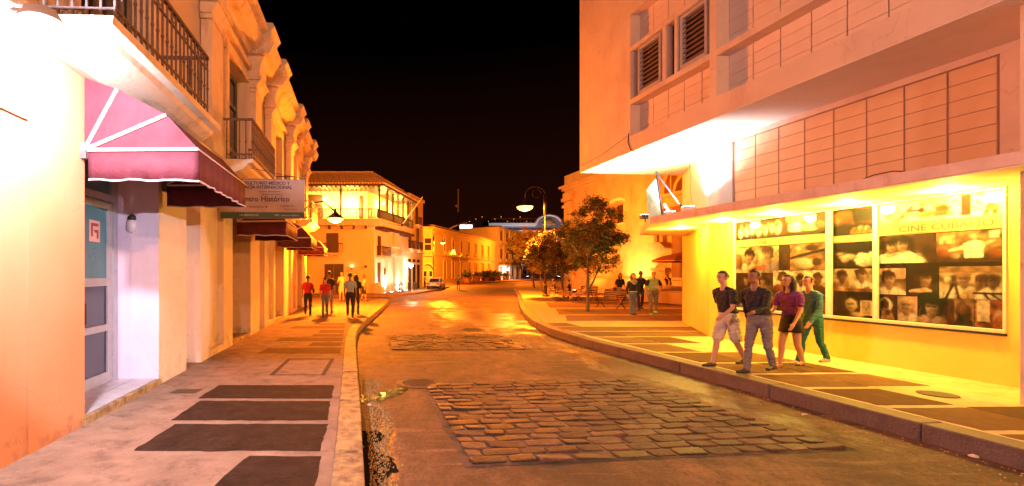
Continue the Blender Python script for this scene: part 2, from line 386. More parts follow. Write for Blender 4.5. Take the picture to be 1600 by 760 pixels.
# tan inset slabs of the right pavement: two staggered columns
def rq(a, y): return (a-.107*y, y)
yy = 3.2; i = 0
while yy < 16.2:
    dy = 1.0 if yy < 9 else 1.25
    for a0, a1, sh in ((7.05, 8.05, 0), (8.07, 9.05, .42)):
        y0, y1 = yy+sh*.12, yy+dy-.13+sh*.12
        if y0 > 12.6 and a1 > 9: a1 = 11.5
        if (a0 > 8 and i % 4 == 3): continue
        slab([rq(a0,y0), rq(a1,y0+.02), rq(a1,y1+.02), rq(a0,y1)], PANEL2 if (i+(a0>8))%3 else mat('brown_pavement_slab', (.09,.048,.022), (.14,.075,.034), 2.5, .88, .7, 50, spec=.12, stain=(.07,.045,.03), stain_amt=.6), rp)
    yy += dy; i += 1
# plaza slabs past the cinema
for k, (xa, xb, ya, yb) in enumerate([(6.6,13.5,17.3,19.6),(7.3,15.5,20.0,23.4),(8.3,17,24,28.5),(10.6,18.0,29.5,35),(13.6,20,36.5,45)]):
    slab([(xa,ya),(xb,ya),(xb+1.5,yb),(xa+.22*(yb-ya)+.3,yb)], mat('red_plaza_paving', (.15,.055,.022), (.21,.085,.035), 1.4, .85, .5, 60, stain=(.12,.06,.03), stain_amt=.6), rp, h=.005)
a = G(1465, 617); c = MB(); c.lathe([(.21,0),(.21,.012)], 20, (a[0],a[1],.2)); c.build('pavement_cover', CIRON, rp)
# grass tuft bed round the nearest tree
a = G(922, 487)
slab([(a[0]-1.1,a[1]-.55),(a[0]+1.1,a[1]-.55),(a[0]+1.1,a[1]+.6),(a[0]-1.1,a[1]+.6)], mat('tree_pit_soil', (.05,.05,.02), (.08,.07,.03), 5, .95, .8, 30), rp, name='tree_pit', h=.012)

# ------------------------------------------------------------------ cobbled patches
def patch(x0, x1, y0, y1, skew, slant, sl, sw, seed, xl=None):
    """rows run across the road; x0,x1 at the near edge"""
    rnd = random.Random(seed)
    bed = MB(); xe = xl or (lambda v: (x0, x1))
    def q(u, v): return (u+skew(v), v+slant*(u-x0))
    n_ = 10; lft = []; rgt = []
    for i in range(n_+1):
        v = y0-.02+(y1-y0+.04)*i/n_; a_, b_ = xe(v); lft.append(q(a_-.05+rnd.uniform(-.03,.03), v)); rgt.append(q(b_+.05+rnd.uniform(-.05,.05), v))
    bed.add([(x,y,.004) for x, y in lft+rgt[::-1]], [tuple(range(2*n_+2))[::-1]])
    o = struct(bed.build('cobble_patch_bed', MORTAR))
    def shape(L_, W_, m_):
        n = 16; L_ -= .03; W_ -= .03; ring = []
        e = rnd.uniform(.16, .34); kx, ky = rnd.uniform(-.10,.10), rnd.uniform(-.10,.10)
        for k in range(n):
            t = 2*PI*(k+.5)/n; cx, sy = math.cos(t), math.sin(t)
            px = L_/2*math.copysign(abs(cx)**e, cx); py = W_/2*math.copysign(abs(sy)**e, sy)
            px += kx*py+rnd.uniform(-.007,.007); py += ky*px*.5+rnd.uniform(-.006,.006)
            ring.append((px, py))
        tx, ty_ = rnd.uniform(-.05,.05), rnd.uniform(-.07,.07)
        hz = lambda x, y: tx*x+ty_*y
        vs = [(x, y, -.02) for x, y in ring]+[(x*.995, y*.99, .014) for x, y in ring]+[(x*.965, y*.93, .0215+hz(x,y)) for x, y in ring]+[(x*.80, y*.72, .0235+hz(x,y)+rnd.uniform(-.0015,.0015)) for x, y in ring]+[(0,0,.024)]
        fs = [(a*n+k, a*n+(k+1)%n, (a+1)*n+(k+1)%n, (a+1)*n+k) for a in range(3) for k in range(n)]+[(3*n+k, 3*n+(k+1)%n, 4*n) for k in range(n)]
        me = bpy.data.meshes.new('cobblestone'); me.from_pydata(vs, [], fs); me.materials.append(m_)
        me.polygons.foreach_set('use_smooth', [a >= n for a in range(len(fs))]); return me
    v = y0+sw/2; r = 0
    while v < y1-sw*.3:
        xa, xb = xe(v); u = xa; first = True
        while u < xb-.08:
            ln = sl*rnd.uniform(.72, 1.3)
            if first and r % 2: ln = sl*.55
            first = False
            if xb-(u+ln) < sl*.45: ln = xb-u
            px, py = q(u+ln/2, v)
            m_ = rnd.choice((STONE, STONE, STONE3, STONE2))
            if px < .05+xa+.6 and rnd.random() < .4: m_ = STONE2
            wj = sw*rnd.uniform(.86,.99)
            s_ = link('cobblestone', shape(ln, wj, m_), o, loc=(px, py+rnd.uniform(-.012,.012), rnd.uniform(-.010,.004)))
            s_.rotation_euler = (rnd.uniform(-.04,.04), rnd.uniform(-.025,.025), slant+rnd.uniform(-.045,.045))
            u += ln
        v += sw*rnd.uniform(.97,1.03) if False else sw; r += 1
    return o
patch(.86, 5.05, 4.74, 8.3, lambda v: -(v-4.72)*.05, .105, .345, .205, 3, lambda v: (.86, 5.05-(v-4.74)*.16))
patch(.20, 3.9, 11.9, 15.0, lambda v: -(v-11.9)*.03, .02, .38, .235, 5, lambda v: (.2, 3.9-.1*(v-11.9)))

# manholes
def manhole(x, y, r, nm):
    t = thing('manhole_cover', nm, 'manhole cover', (x, y, 0), 0, None)
    c = MB(); c.lathe([(r*1.12,0),(r*1.12,.012),(r*1.02,.016),(r*1.0,.006)], 28); c.build('rim', CIRON, t)
    c = MB(); c.lathe([(r*.97,0),(r*.97,.010),(r*.9,.012)], 28); 
    for k in range(-3, 4):
        h = math.sqrt(max(0, (r*.82)**2-(k*r*.22)**2)); c.box(-h, h, k*r*.22-.012, k*r*.22+.012, .0125, .018)
    c.build('lid', CIRON, t)
manhole(*G(655, 599, 0), .36, 'large round iron manhole cover at the corner of the nearer cobbled patch')
manhole(*G(738, 516, 0), .40, 'smaller-looking round manhole cover in the road beyond the farther cobbled patch')

# puddles and gutter debris
PUD = mat('puddle_water', (.022,.015,.01), rough=.03, spec=.9, bump=.12, bscale=6)
def puddle(pts, z=.006):
    pts = smooth_pl(pts+[pts[0]], 2)[:-1]; c = MB(); c.add([(x,y,z) for x, y in pts], [tuple(range(len(pts)))]); struct(c.build('puddle', PUD))
def rough_edge(pts, amp):
    pts = resample(pts+[pts[0]], .06); return [(x+amp*noise.noise(Vector((x*9,y*9,1))), y+amp*noise.noise(Vector((x*9,y*9,7)))) for x, y in pts]
puddle(rough_edge([(-.16,3.4),(.0,3.5),(-.0,4.2),(.03,4.5),(.12,4.62),(.13,4.8),(.08,5.0),(-.02,5.05),(-.1,5.3),(.0,5.6),(-.05,5.8),(-.26,5.8)], .08))
puddle(rough_edge([(-.34,7.05),(-.10,7.1),(.08,7.3),(.30,7.65),(.42,7.98),(.22,8.05),(.02,7.75),(-.12,7.5),(-.36,7.5)], .07))
for i in range(0):
    cx, cy = random.uniform(3.4,5.2), random.uniform(8,12.6)
    if i > 4: cx, cy = random.uniform(1.6,5.6), random.uniform(17,31)
    w, h = random.uniform(.25,.6)*(1+(i>4)), random.uniform(.3,.8)*(1+(i>4)*1.5)
    puddle([(cx+w*math.cos(t)*random.uniform(.6,1.2), cy+h*math.sin(t)*random.uniform(.6,1.2)) for t in [2*PI*k/11 for k in range(11)]])
GRIT = mat('wet_gutter_grit', (.60,.40,.14), (.25,.15,.06), 30, .15, .6, 90)
c = MB()
for i in range(4200):
    y = random.uniform(3.5, 8.6); e = .02+.16*(.5+.5*math.sin(y*2.3))+.16*noise.noise(Vector((0,y*1.3,3)))
    x = lx(y)+.06+abs(random.gauss(0, .10))
    if i % 3 == 0: x = lx(y)+.16+e+random.gauss(0,.035)
    if x < lx(y)+.03: continue
    r = random.choice((.003,.004,.006,.009,.012)); n = 4
    c.add([(x-r,y,0),(x,y-r,0),(x+r,y,0),(x,y+r,0),(x+random.uniform(-r,r)*.5,y+random.uniform(-r,r)*.5,r*1.3+.005)], [(0,1,4),(1,2,4),(2,3,4),(3,0,4)])
tag(c.build('gutter_grit', GRIT), 'wet yellow grit and silt along the left gutter', 'grit', kind='stuff')
c = MB(); rr = random.Random(5)
for i in range(700):
    y = rr.uniform(4.2,17); x = 6.67-.107*y-.06-abs(rr.gauss(0,.35)) if y < 13 else 5.0-abs(rr.gauss(0,.8))
    r = rr.choice((.004,.006,.01,.015))
    c.add([(x-r,y,.002),(x,y-r,.002),(x+r,y,.002),(x,y+r,.002),(x,y,r*.8+.004)], [(0,1,4),(1,2,4),(2,3,4),(3,0,4)])
tag(c.build('road_grit', GRIT), 'scattered pebbles and litter along the right gutter', 'grit', kind='stuff')
LITTER = mat('pale_litter', (.7,.66,.6), (.5,.45,.4), 20, .6)
def litter(x, y, s, nm):
    c = MB(); n = 7; r = random.Random(int(x*100))
    c.add([(s*math.cos(2*PI*k/n)*r.uniform(.5,1), s*.6*math.sin(2*PI*k/n)*r.uniform(.5,1), r.uniform(.004,.025)) for k in range(n)]+[(0,0,.035*s/.06)], [(k,(k+1)%n,n) for k in range(n)])
    o = c.build('litter', LITTER); o.location = (x, y, .004); tag(o, nm, 'litter')
litter(*G(577,635,0), .06, 'white scrap of litter in the left gutter beside the silt')
litter(*G(1257,650,0), .05, 'pale scrap of paper on the road near the right kerb below the walkers')
litter(*G(1520,716,0), .07, 'flattened pale wrapper at the right kerb near the photo edge')

# pavements of the far side (simple sheets with their own kerbs)
c = MB(); c.prism([(-14,38.8),(-2,38.6),(.6,39.2),(3.0,44),(6.2,54),(9,66),(7,86),(-14,90)], -.1, .18); struct(c.build('corner_pavement', SIDEW))
c = MB(); c.prism([(7,80),(12,85),(22,99),(33,118),(46,140),(120,150),(120,300),(-20,300),(-20,84)], -.1, .2); struct(c.build('far_pavement', SIDEW))

# ================================================================== LEFT BUILDING
LB = thing('arcade_building', 'long two-storey cream building with pilasters and maroon awnings filling the left side', 'building', (-3.15,0,0), .04)
def part(name, m, parent, fn, **k):
    c = MB(); fn(c); return c.build(name, m, parent, **k)
BAYS = [0, 5.9, 11.4, 16.8]
DOORS = [(5.40,7.36),(11.45,13.25),(16.9,18.7),(22.4,24.1)]
def groundwall():
    c = MB()
    # recesses: (y0,y1,z0,z1,depth)
    rec = [(1.2,4.5,.2,3.34,.018)]
    for d0, d1 in DOORS: rec.append((d0,d1,.2,3.55,.69))
    for k, (d0, d1) in enumerate(DOORS[:3]):
        rec += [(d1+1.12,d1+1.85,.2,3.4,.35),(d1+2.42,d1+3.36,.34,3.4,.14)]
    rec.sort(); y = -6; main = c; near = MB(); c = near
    for y0, y1, z0, z1, dp in rec:
        c.box(-.72, 0, y, y0, .1, 4.12)
        c.box(-.72, 0, y0, y1, z1, 4.12)
        if z0 > .25: c.box(-.72, 0, y0, y1, .1, z0)
        if dp < .6: c.box(-.72, -dp, y0, y1, z0, z1)
        y = y1
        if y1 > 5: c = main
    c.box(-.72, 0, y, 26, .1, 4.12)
    near.build('near_wall', ORANGE_LIT, LB)
    return c.build('wall', CREAM, LB)
groundwall()
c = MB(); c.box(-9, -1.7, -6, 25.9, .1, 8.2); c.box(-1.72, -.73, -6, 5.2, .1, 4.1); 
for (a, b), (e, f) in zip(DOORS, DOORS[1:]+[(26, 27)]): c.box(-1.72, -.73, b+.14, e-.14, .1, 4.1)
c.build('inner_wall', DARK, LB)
# lilac reveal of the nearest doorway: floor, side wall
part('reveal', LILAC, LB, lambda c: c.box(-1.0, -.012, 7.353, 7.365, .26, 3.54))
part('soffit', CREAM2, LB, lambda c: c.box(-.95, -.01, 5.41, 7.35, 3.50, 3.56))
TH = mat('threshold_tile', (.55,.52,.55), (.42,.38,.4), 4, .35, .2, 30, stain=(.2,.15,.13), stain_amt=.5)
for k, (d0, d1) in enumerate(DOORS):
    if k == 0:
        for i in range(4):
            for j in range(2):
                part('threshold_tile', TH, LB, lambda c: c.box(-.68+j*.33, -.365+j*.33, d0+.01+i*.485, d0+.485+i*.485, .2, .30))
        part('doorstep', KERB, LB, lambda c: c.box(-.03, .02, d0-.02, d1+.02, .15, .29), bevel=.01)
    else: part('doorstep', KERB, LB, lambda c: c.box(-.6, -.01, d0, d1, .15, .27), bevel=.01)
# first door: frame, three stacked teal panes and a transom
dr = part('shop_door', GREYF, LB, lambda c: [c.box(-0.710,-0.630,5.44,5.56,.3,2.95), c.box(-0.710,-0.630,7.1,7.22,.3,2.95), c.box(-0.710,-0.630,5.56,7.1,.3,.46), c.box(-0.710,-0.630,5.56,7.1,1.06,1.16), c.box(-0.710,-0.630,5.56,7.1,1.72,1.84), c.box(-0.710,-0.630,5.56,7.1,2.85,2.95),
     c.box(-0.710,-0.630,6.28,6.4,.46,1.06), c.box(-0.710,-0.630,6.28,6.4,1.16,1.72), c.box(-0.710,-0.630,6.28,6.4,1.84,2.85)], bevel=.008)
for z0, z1, m in ((.46,1.06,GLASSD),(1.16,1.72,GLASSD),(1.84,2.85,GLASST)):
    for y0, y1 in ((5.56,6.28),(6.4,7.1)): part('pane', m, dr, lambda c: c.box(-0.680,-0.660,y0,y1,z0,z1))
part('handle', IRON, dr, lambda c: c.box(-0.630,-0.590,6.45,6.48,1.2,1.5))
tr = part('transom', GREYF, LB, lambda c: [c.box(-0.730,-0.610,5.41,7.34,2.96,3.06), c.box(-0.730,-0.610,7.22,7.34,.3,2.96), c.box(-0.730,-0.610,7.18,7.34,3.06,3.5), c.box(-0.730,-0.610,5.41,7.34,3.46,3.5)])
part('pane', GLASST, tr, lambda c: c.box(-0.680,-0.660,5.45,7.18,3.06,3.46))
STK = mat('pink_sticker', (.75,.45,.45), rough=.5)
s1 = part('sticker', STK, dr, lambda c: c.box(-0.658,-0.652,6.66,6.92,2.35,2.65))
part('sticker_print', mat('red_print', (.35,.06,.08), rough=.5), dr, lambda c: [c.box(-0.651,-0.649,6.7,6.88,2.57,2.61), c.box(-0.651,-0.649,6.7,6.74,2.42,2.57), c.box(-0.651,-0.649,6.78,6.88,2.48,2.52), c.box(-0.651,-0.649,6.84,6.88,2.4,2.48)])
for d0, d1 in DOORS[1:]:
    part('door_leaf', mat('tan_door_paint', (.30,.17,.09), (.22,.12,.06), 5, .6, .2, 40), LB, lambda c: [c.box(-.64,-.58,d0,(d0+d1)/2-.01,.27,3.5), c.box(-.64,-.58,(d0+d1)/2+.01,d1,.27,3.5), c.box(-.58,-.56,d0+.15,d0+.7,.5,1.5), c.box(-.58,-.56,d0+.15,d0+.7,1.7,3.1), c.box(-.58,-.56,d1-.7,d1-.15,.5,1.5), c.box(-.58,-.56,d1-.7,d1-.15,1.7,3.1)])
# little globe light on the reveal
wl = thing('reveal_lamp', 'small unlit globe lamp with black bracket on the lilac doorway reveal', 'wall lamp', (-3.85,7.34,2.72), .04)
part('bracket', IRON, wl, lambda c: [c.lathe([(.07,0),(.06,.06),(.02,.09)], 12), c.tube([(0,.16,.07),(0,0,.08)], .02)], smooth=True)
part('globe', mat('milky_globe', (.6,.55,.55), (.7,.65,.65), 8, .3), wl, lambda c: c.lathe([(.03,-.2),(.07,-.17),(.085,-.1),(.075,-.02),(.06,0)], 14), smooth=True)
# upper floor
FD = []   # french doors
CEN = [6.35, 12.3, 17.75, 23.2]
PIL = [3.3, 9.9, 13.75, 16.2-.2, 20.1, 21.9, 25.3]
def upper():
    c = MB(); y = -6
    for ce in CEN:
        a, b = ce-.92, ce+.92
        c.box(-.6, -.12, y, a, 4.12, 7.95); c.box(-.6, -.12, a, b, 7.15, 7.95); y = b
    c.box(-.6, -.12, y, 25.7, 4.12, 7.95)
    return c.build('upper_wall', mat('sand_plaster', (.74,.62,.47), (.78,.67,.52), 1.2, .85, .3, 60, stain=(.36,.25,.16), stain_amt=.4), LB)
upper()
part('string_course', CREAM2, LB, lambda c: [c.box(-.1,.10,-6,26,4.125,4.24), c.box(-.1,.16,-6,26.05,4.24,4.32)], bevel=.01)
for ce in CEN:
    a, b = ce-.92, ce+.92
    w = part('french_window', mat('dark_green_frame', (.16,.19,.15), (.11,.13,.1), 6, .5), LB, lambda c: [c.box(-.45,-.36,a,a+.09,4.35,7.15), c.box(-.45,-.36,b-.09,b,4.35,7.15), c.box(-.45,-.36,ce-.06,ce+.06,4.35,7.05), c.box(-.45,-.36,a+.09,b-.09,7.03,7.15), c.box(-.45,-.36,a+.09,b-.09,6.3,6.4), c.box(-.45,-.36,a+.09,b-.09,5.1,5.2)])
    for y0, y1 in ((a+.09,ce-.06),(ce+.06,b-.09)):
        for z0, z1 in ((4.35,5.1),(5.2,6.3),(6.4,7.03)): part('pane', GLASSD, w, lambda c: c.box(-.42,-.40,y0,y1,z0,z1))
    part('window_surround', CREAM2, LB, lambda c: [c.box(-.12,-.05,a-.2,a,4.33,7.15), c.box(-.12,-.05,b,b+.2,4.33,7.15), c.box(-.12,-.03,a-.26,b+.26,7.15,7.36)], bevel=.01)
def pilaster(yc, w):
    h = w/2
    p = part('pilaster', CREAM2, LB, lambda c: [c.box(-.1,.12,yc-h,yc+h,4.33,6.95), c.box(-.1,.17,yc-h-.05,yc+h+.05,4.33,4.6)], bevel=.012)
    part('capital', CREAM2, p, lambda c: [c.box(-.1,.15,yc-h-.04,yc+h+.04,6.953,7.05), c.ext([(-.1,7.05),(.14,7.05),(.17,7.13),(.26,7.26),(-.1,7.26)],yc-h-.07,yc+h+.07), c.box(-.1,.30,yc-h-.12,yc+h+.12,7.262,7.36)], bevel=.012)
    part('bracket', CREAM2, p, lambda c: [c.box(-.1,.22,yc-h,yc+h,7.365,7.60), c.ext([(-.1,7.6),(.24,7.6),(.26,7.75),(.36,7.96),(-.1,7.96)],yc-h,yc+h)], bevel=.004)
    part('parapet_block', CREAM2, p, lambda c: [c.ext([(-.3,7.965),(.52,7.965),(.60,8.12),(.66,8.27),(-.3,8.27)],yc-h-.16,yc+h+.16), c.ext([(-.3,8.275),(.5,8.275),(.56,8.62),(.66,8.74),(.6,8.84),(-.3,8.9)],yc-h-.10,yc+h+.10)], bevel=.004)
for yc in PIL: pilaster(yc, .78)
def cornice():
    c = MB()
    c.ext([(-.4,7.952),(-.02,7.952),(.06,8.04),(.22,8.08),(.34,8.2),(.40,8.3),(-.4,8.3)], -6, 26.05)
    c.ext([(-.4,7.55),(.0,7.55),(.03,7.65),(-.02,7.7),(-.4,7.7)], -6, 25.9)
    c.ext([(-.4,8.302),(.3,8.302),(.33,8.5),(.46,8.58),(.5,8.66),(-.4,8.72)], -6, 26.0)
    return c.build('cornice', CREAM2, LB, bevel=.004)
cornice()
def balcony(y0, y1):
    s = part('balcony', CREAM2, LB, lambda c: [c.ext([(.0,4.10),(.22,4.02),(.5,4.10),(.62,4.18),(.66,4.24),(.76,4.26),(.78,4.34),(.0,4.34)],y0-.12,y1+.5)], bevel=.01)
    part('handrail', IRONW, s, lambda c: [c.box(.70,.745,y0,y1,5.20,5.245), c.box(.02,.70,y0,y0+.04,5.20,5.245), c.box(.02,.70,y1-.04,y1,5.20,5.245),
       c.box(.71,.735,y0,y1,4.46,4.485), c.box(.02,.71,y0+.01,y0+.03,4.46,4.485), c.box(.02,.71,y1-.03,y1-.01,4.46,4.485), c.box(.71,.735,y0,y1,5.03,5.05)])
    bal = MB(); bal.box(-.011,.011,-.011,.011,4.345,5.2); bal.lathe([(.011,4.72),(.022,4.74),(.022,4.76),(.011,4.78)],6)
    me = None; n = int((y1-y0)/.135)
    for i in range(n+1):
        y = y0+.02+(y1-y0-.04)*i/n
        if me is None: o = bal.build('baluster', IRONW, s); me = o.data
        else: o = link('baluster', me, s)
        o.location = (.7225, y, 0)
    for y in (y0+.02, y1-.02):
        for i in range(5): o = link('baluster', me, s); o.location = (.05+.135*i, y, 0)
    sc = MB()   # iron scrolls along the foot and in the middle of the rail
    for i in range(n):
        y = y0+.09+(y1-y0-.04)*i/n
        if i % 3 == 1:
            sc.tube([(.7225,y+.055*math.cos(t)*(1-t/14),5.115+.05*math.sin(t)*(1-t/14)) for t in [k*.6 for k in range(12)]], .007, 5)
        sc.tube([(.7225,y+.045*math.cos(t),4.41+.04*math.sin(t)) for t in [k*.5 for k in range(7)]], .006, 5)
    for x in (.12,.26,.4,.54):
        sc.tube([(x+.045*math.cos(t),y0+.02,4.41+.04*math.sin(t)) for t in [k*.5 for k in range(13)]], .007, 5)
    sc.build('scrollwork', IRONW, s)
balcony(4.62, 7.4); balcony(10.3, 12.9); balcony(16.4, 19.1); balcony(21.9, 24.5)
# sagging cable
wire = MB(); wire.tube([(.1,7.9,4.45),(.12,8.5,4.0+.1),(.1,9.2,3.85),(.08,10.1,3.8)], .012, 5); wire.tube([(.1,10.1,3.8),(.1,11,3.95),(.08,13,4.0)], .012, 5)
wire.build('cable', DARK, LB)

# awnings
def awning(y0, y1, rz0, label, s=1.):
    t = thing('awning', label, 'awning', (-3.15-.04*y0, y0, rz0), .04, 'maroon awnings over the doors of the arcade building')
    w = y1-y0
    prof = [(.02,.82),(.30,.76),(.40,.68),(.93,.40),(1.30,.0)]; prof = [(.02,.80),(.38,.68),(.92,.40),(1.27,.02)]
    prof = [(a*s, b*s) for a, b in prof]
    hub = (.02,0)
    c = MB(); n = len(prof)
    for k in range(n-1):   # curved top in strips with a slight sag
        a, b = prof[k], prof[k+1]; seg = 10
        vs = []
        for i in range(seg+1):
            y = w*i/seg; sag = .018*math.sin(PI*i/seg)
            vs += [(a[0],y,a[1]-sag*(k>0)), (b[0],y,b[1]-sag)]
        c.add(vs, [(2*i,2*i+2,2*i+3,2*i+1) for i in range(seg)])
    for y, fl in ((0,0),(w,1)):
        for k in range(n-1):
            tri = [(hub[0],y,hub[1]),(prof[k][0],y,prof[k][1]),(prof[k+1][0],y,prof[k+1][1])]
            c.add(tri, [(0,1,2) if fl else (0,2,1)])
    o = c.build('canopy', MAROON, t); sm = o.modifiers.new('thickness', 'SOLIDIFY'); sm.thickness = .006
    c = MB(); vh = .33   # hanging valance with wavy folds
    path = [(hub[0]+.04,0.)]+[(prof[-1][0]*q,0.) for q in (.2,.4,.6,.8,1.)]+[(prof[-1][0],w*q/10) for q in range(1,10)]+[(prof[-1][0]*q,w) for q in (1.,.8,.6,.4,.2)]+[(hub[0]+.04,w)]
    fine_ = []
    for p, q in zip(path, path[1:]):
        for j in range(4): fine_.append((p[0]+(q[0]-p[0])*j/4, p[1]+(q[1]-p[1])*j/4))
    fine_.append(path[-1]); vs = []
    for i, (x, y) in enumerate(fine_):
        wv = .014*math.sin(i*1.3)+.008*math.sin(i*2.9+1)
        dx, dy = (wv, 0) if 0 < y < w else (0, wv)
        vs += [(x,y,.0+(.02 if x > 1.2 else 0)),(x+dx*.4,y+dy*.4,-vh*.5),(x+dx,y+dy,-vh+.008*math.sin(i*.9))]
    c.add(vs, [(3*i+j,3*i+j+1,3*i+j+4,3*i+j+3) for i in range(len(fine_)-1) for j in (0,1)])
    o = c.build('valance', MAROON, t, smooth=True); sm = o.modifiers.new('thickness', 'SOLIDIFY'); sm.thickness = .005
    hem = MB(); hem.tube([(x,y,z) for x, y, z in vs[2::3]], .011, 5); hem.build('hem', PIPING, t)
    for k in range(1, n):   # white piping along the ribs
        for y in (-.008, w+.008):
            part('piping', PIPING, t, lambda c: c.tube([(hub[0],y,hub[1]),(prof[k][0],y,prof[k][1]+.002)], .021, 6))
    part('piping', PIPING, t, lambda c: c.tube([(prof[-1][0]+.004,-.008,prof[-1][1]),(prof[-1][0]+.004,w+.008,prof[-1][1])], .012, 6))
    for yb_ in (0, w): part('hinge_bracket', IRONW, t, lambda c: c.box(-.02,.06,yb_-.05,yb_+.05,-.10,.08))
    return t
awning(5.36, 7.5, 3.28, 'nearest and largest maroon awning with white piping over the teal glass door')
awning(11.6, 13.5, 3.16, 'second maroon awning, just beyond the pharmacy banner', .98)
awning(17.0, 18.9, 3.16, 'third maroon awning along the left facade', .98)
awning(22.4, 24.3, 3.12, 'farthest maroon awning at the end of the left facade', .98)

# banner
bn = thing('pharmacy_banner', 'projecting white cloth sign for the medical centre above the left pavement', 'banner', (-3.15-.04*10.5,10.5,0), .04)
BW = mat('banner_cloth', (.46,.33,.28), (.40,.28,.24), 3, .7, .1, 30)
part('cloth', BW, bn, lambda c: c.box(0.0,1.82,-.012,.012,3.25,3.96))
part('green_band', mat('dark_green_band', (.05,.10,.07), rough=.6), bn, lambda c: c.box(0.0,1.82,-.0145,.0145,3.13,3.25))
part('frame', IRONW, bn, lambda c: [c.box(-.02,1.84,-.01,.01,3.96,3.98), c.box(-.02,1.84,-.01,.01,3.11,3.13), c.tube([(1.84,0,3.1),(1.84,0,4.08)], .012), c.tube([(0,0,4.35),(1.8,0,3.98)], .008, 5)])
INK = mat('dark_print', (.06,.04,.06), rough=.6); INKP = mat('pale_print', (.6,.62,.55), rough=.6)
def btext(s_, x, z, size, m=INK, sx=1., al='RIGHT', off=0.):
    text('lettering', s_, size, m, bn, Matrix.Translation((x, -.0165, z)) @ Matrix.Rotation(PI/2, 4, 'X'), al, .001, sx, off)
btext('CONSULTORIO MÉDICO Y', 1.50, 3.855, .098, off=.003); btext('FARMACIA INTERNACIONAL', 1.55, 3.765, .098, off=.003)
btext('Servicios especializados', 1.30, 3.69, .05); btext('Farmacia Internacional', 1.34, 3.625, .05)
btext('Centro Histórico', 1.50, 3.485, .165, off=.003); btext('Servimédicos  ✚', 1.02, 3.35, .06); btext('CUBANACÁN', 1.60, 3.37, .05); btext('Turismo y Salud', 1.66, 3.30, .045)
btext('UN SERVICIO DE', .82, 3.165, .055, INKP); btext('SMC  servicios médicos', 1.7, 3.165, .055, INKP)

# white lamp at the top left: the blown-out light of the photo
wf = thing('white_wall_lamp', 'glaring white lamp on the left wall at the top left corner', 'wall lamp', (-3.15-.04*4.0+.02,4.0,4.02), .04)
part('back_plate', GREYF, wf, lambda c: c.box(0,.04,-.1,.1,-.14,.14), bevel=.01)
part('arm', GREYF, wf, lambda c: c.tube([(.03,0,0),(.2,0,.09),(.4,0,.06)], .018), smooth=True)
part('shade', GREYF, wf, lambda c: c.lathe([(.03,.12),(.12,.08),(.17,.0),(.165,-.02)], 18, (.42,0,0)), smooth=True)
part('bulb', LENSW, wf, lambda c: c.ball((.42,0,-.05), (.09,.09,.09), 14), smooth=True)
lamp('white_wall_lamp_light', (.46,0,-.16), WHT, 650, .09, wf)

# curled bracket lamp at the far corner of the building
def curl(c, x0, x1, zt, zb, r=.02, n=14):
    pts = [(x0,0,zb)]
    for k in range(n+1):
        t = PI*k/n; pts.append((x0+(x1-x0)*(1-math.cos(t))/2, 0, zt-.0+(.0)+ (abs(x1-x0)*.36)*math.sin(t)))
    pts.append((x1,0,zt-.15)); c.tube(pts, r, 7)
def lamp_head(t, x, z, s=1., m=LENS):
    part('lamp_shade', IRON, t, lambda c: c.lathe([(.03*s,.42*s),(.05*s,.30*s),(.10*s,.22*s),(.30*s,.08*s),(.36*s,.0),(.34*s,-.01)], 18, (x,0,z)), smooth=True)
    part('lamp_lens', m, t, lambda c: c.lathe([(.33*s,-.012*s),(.30*s,-.08*s),(.20*s,-.15*s),(.05*s,-.18*s)], 18, (x,0,z)), smooth=True)
t = thing('corner_lamp', 'curled iron lamp bracketed from the far corner of the left building', 'wall lamp', (-4.02,23.6,4.2), 0)
cx_ = P(524,23.6)+4.02
part('bracket', IRON, t, lambda c: [c.tube([(-.1,0,.55),(.2,0,.95),(.55,0,1.2),(1.0,0,1.25),(1.35,0,1.0),(cx_,0,.72)], .035, 8), c.tube([(.1,0,.3)]+[(.7+.42*math.cos(a),0,.78+.3*math.sin(a)) for a in [PI*1.1-k*.45 for k in range(12)]], .018, 6), c.tube([(-.1,0,.3),(1.2,0,.85)], .018, 6)], smooth=True)
lamp_head(t, cx_, .42, 1.2)
lamp('corner_lamp_light', (cx_,0,.1), SOD2, 9500, .14, t)

# ================================================================== CINEMA BUILDING (right)
CB = thing('cinema_building', 'pink concrete cinema with an overhanging upper storey and thin canopy on the right', 'building', (10.2,0,0), .1066)
YS, YE = -4., 13.08
W0, W1 = 7.30, 12.28           # shop window
PX_ = -1.25
# lower wall pieces
c = MB(); c.box(0,.35,6.3,W1+.0,.1,.99); c.box(0,.35,W1,YE,.1,3.228); c.box(.0,.35,6.3,W0,.99,3.228)
c.prism([(.35,YE-.4),(0,YE),(2.24,16.95),(2.9,16.95),(2.9,YE-.4)], .1, 3.228); c.box(.9,10,6.3,YE-.45,.1,3.228)
c.build('lower_wall', YWALL, CB)
c = MB(); c.box(.35,.9,6.3,W1+.4,.1,.99); c.box(.36,.9,6.3,W1+.4,.99,3.228); c.build('display_back', DARK, CB)
part('upper_wall', WHITEP, CB, lambda c: [c.prism([(.06,YE-.75),(0,YE-.75),(0,YE),(2.24,16.95),(10,16.95),(10,YE-.75)], 3.422, 5.398)])
part('lower_band', PINK, CB, lambda c: [c.box(.06,8,6.3,YE-.76,3.422,5.398)])
part('frieze', PINK, CB, lambda c: [c.box(.0,.058,6.44,YE-.76,5.27,5.397), c.box(.0,.058,6.44,7.38,3.422,5.268)])
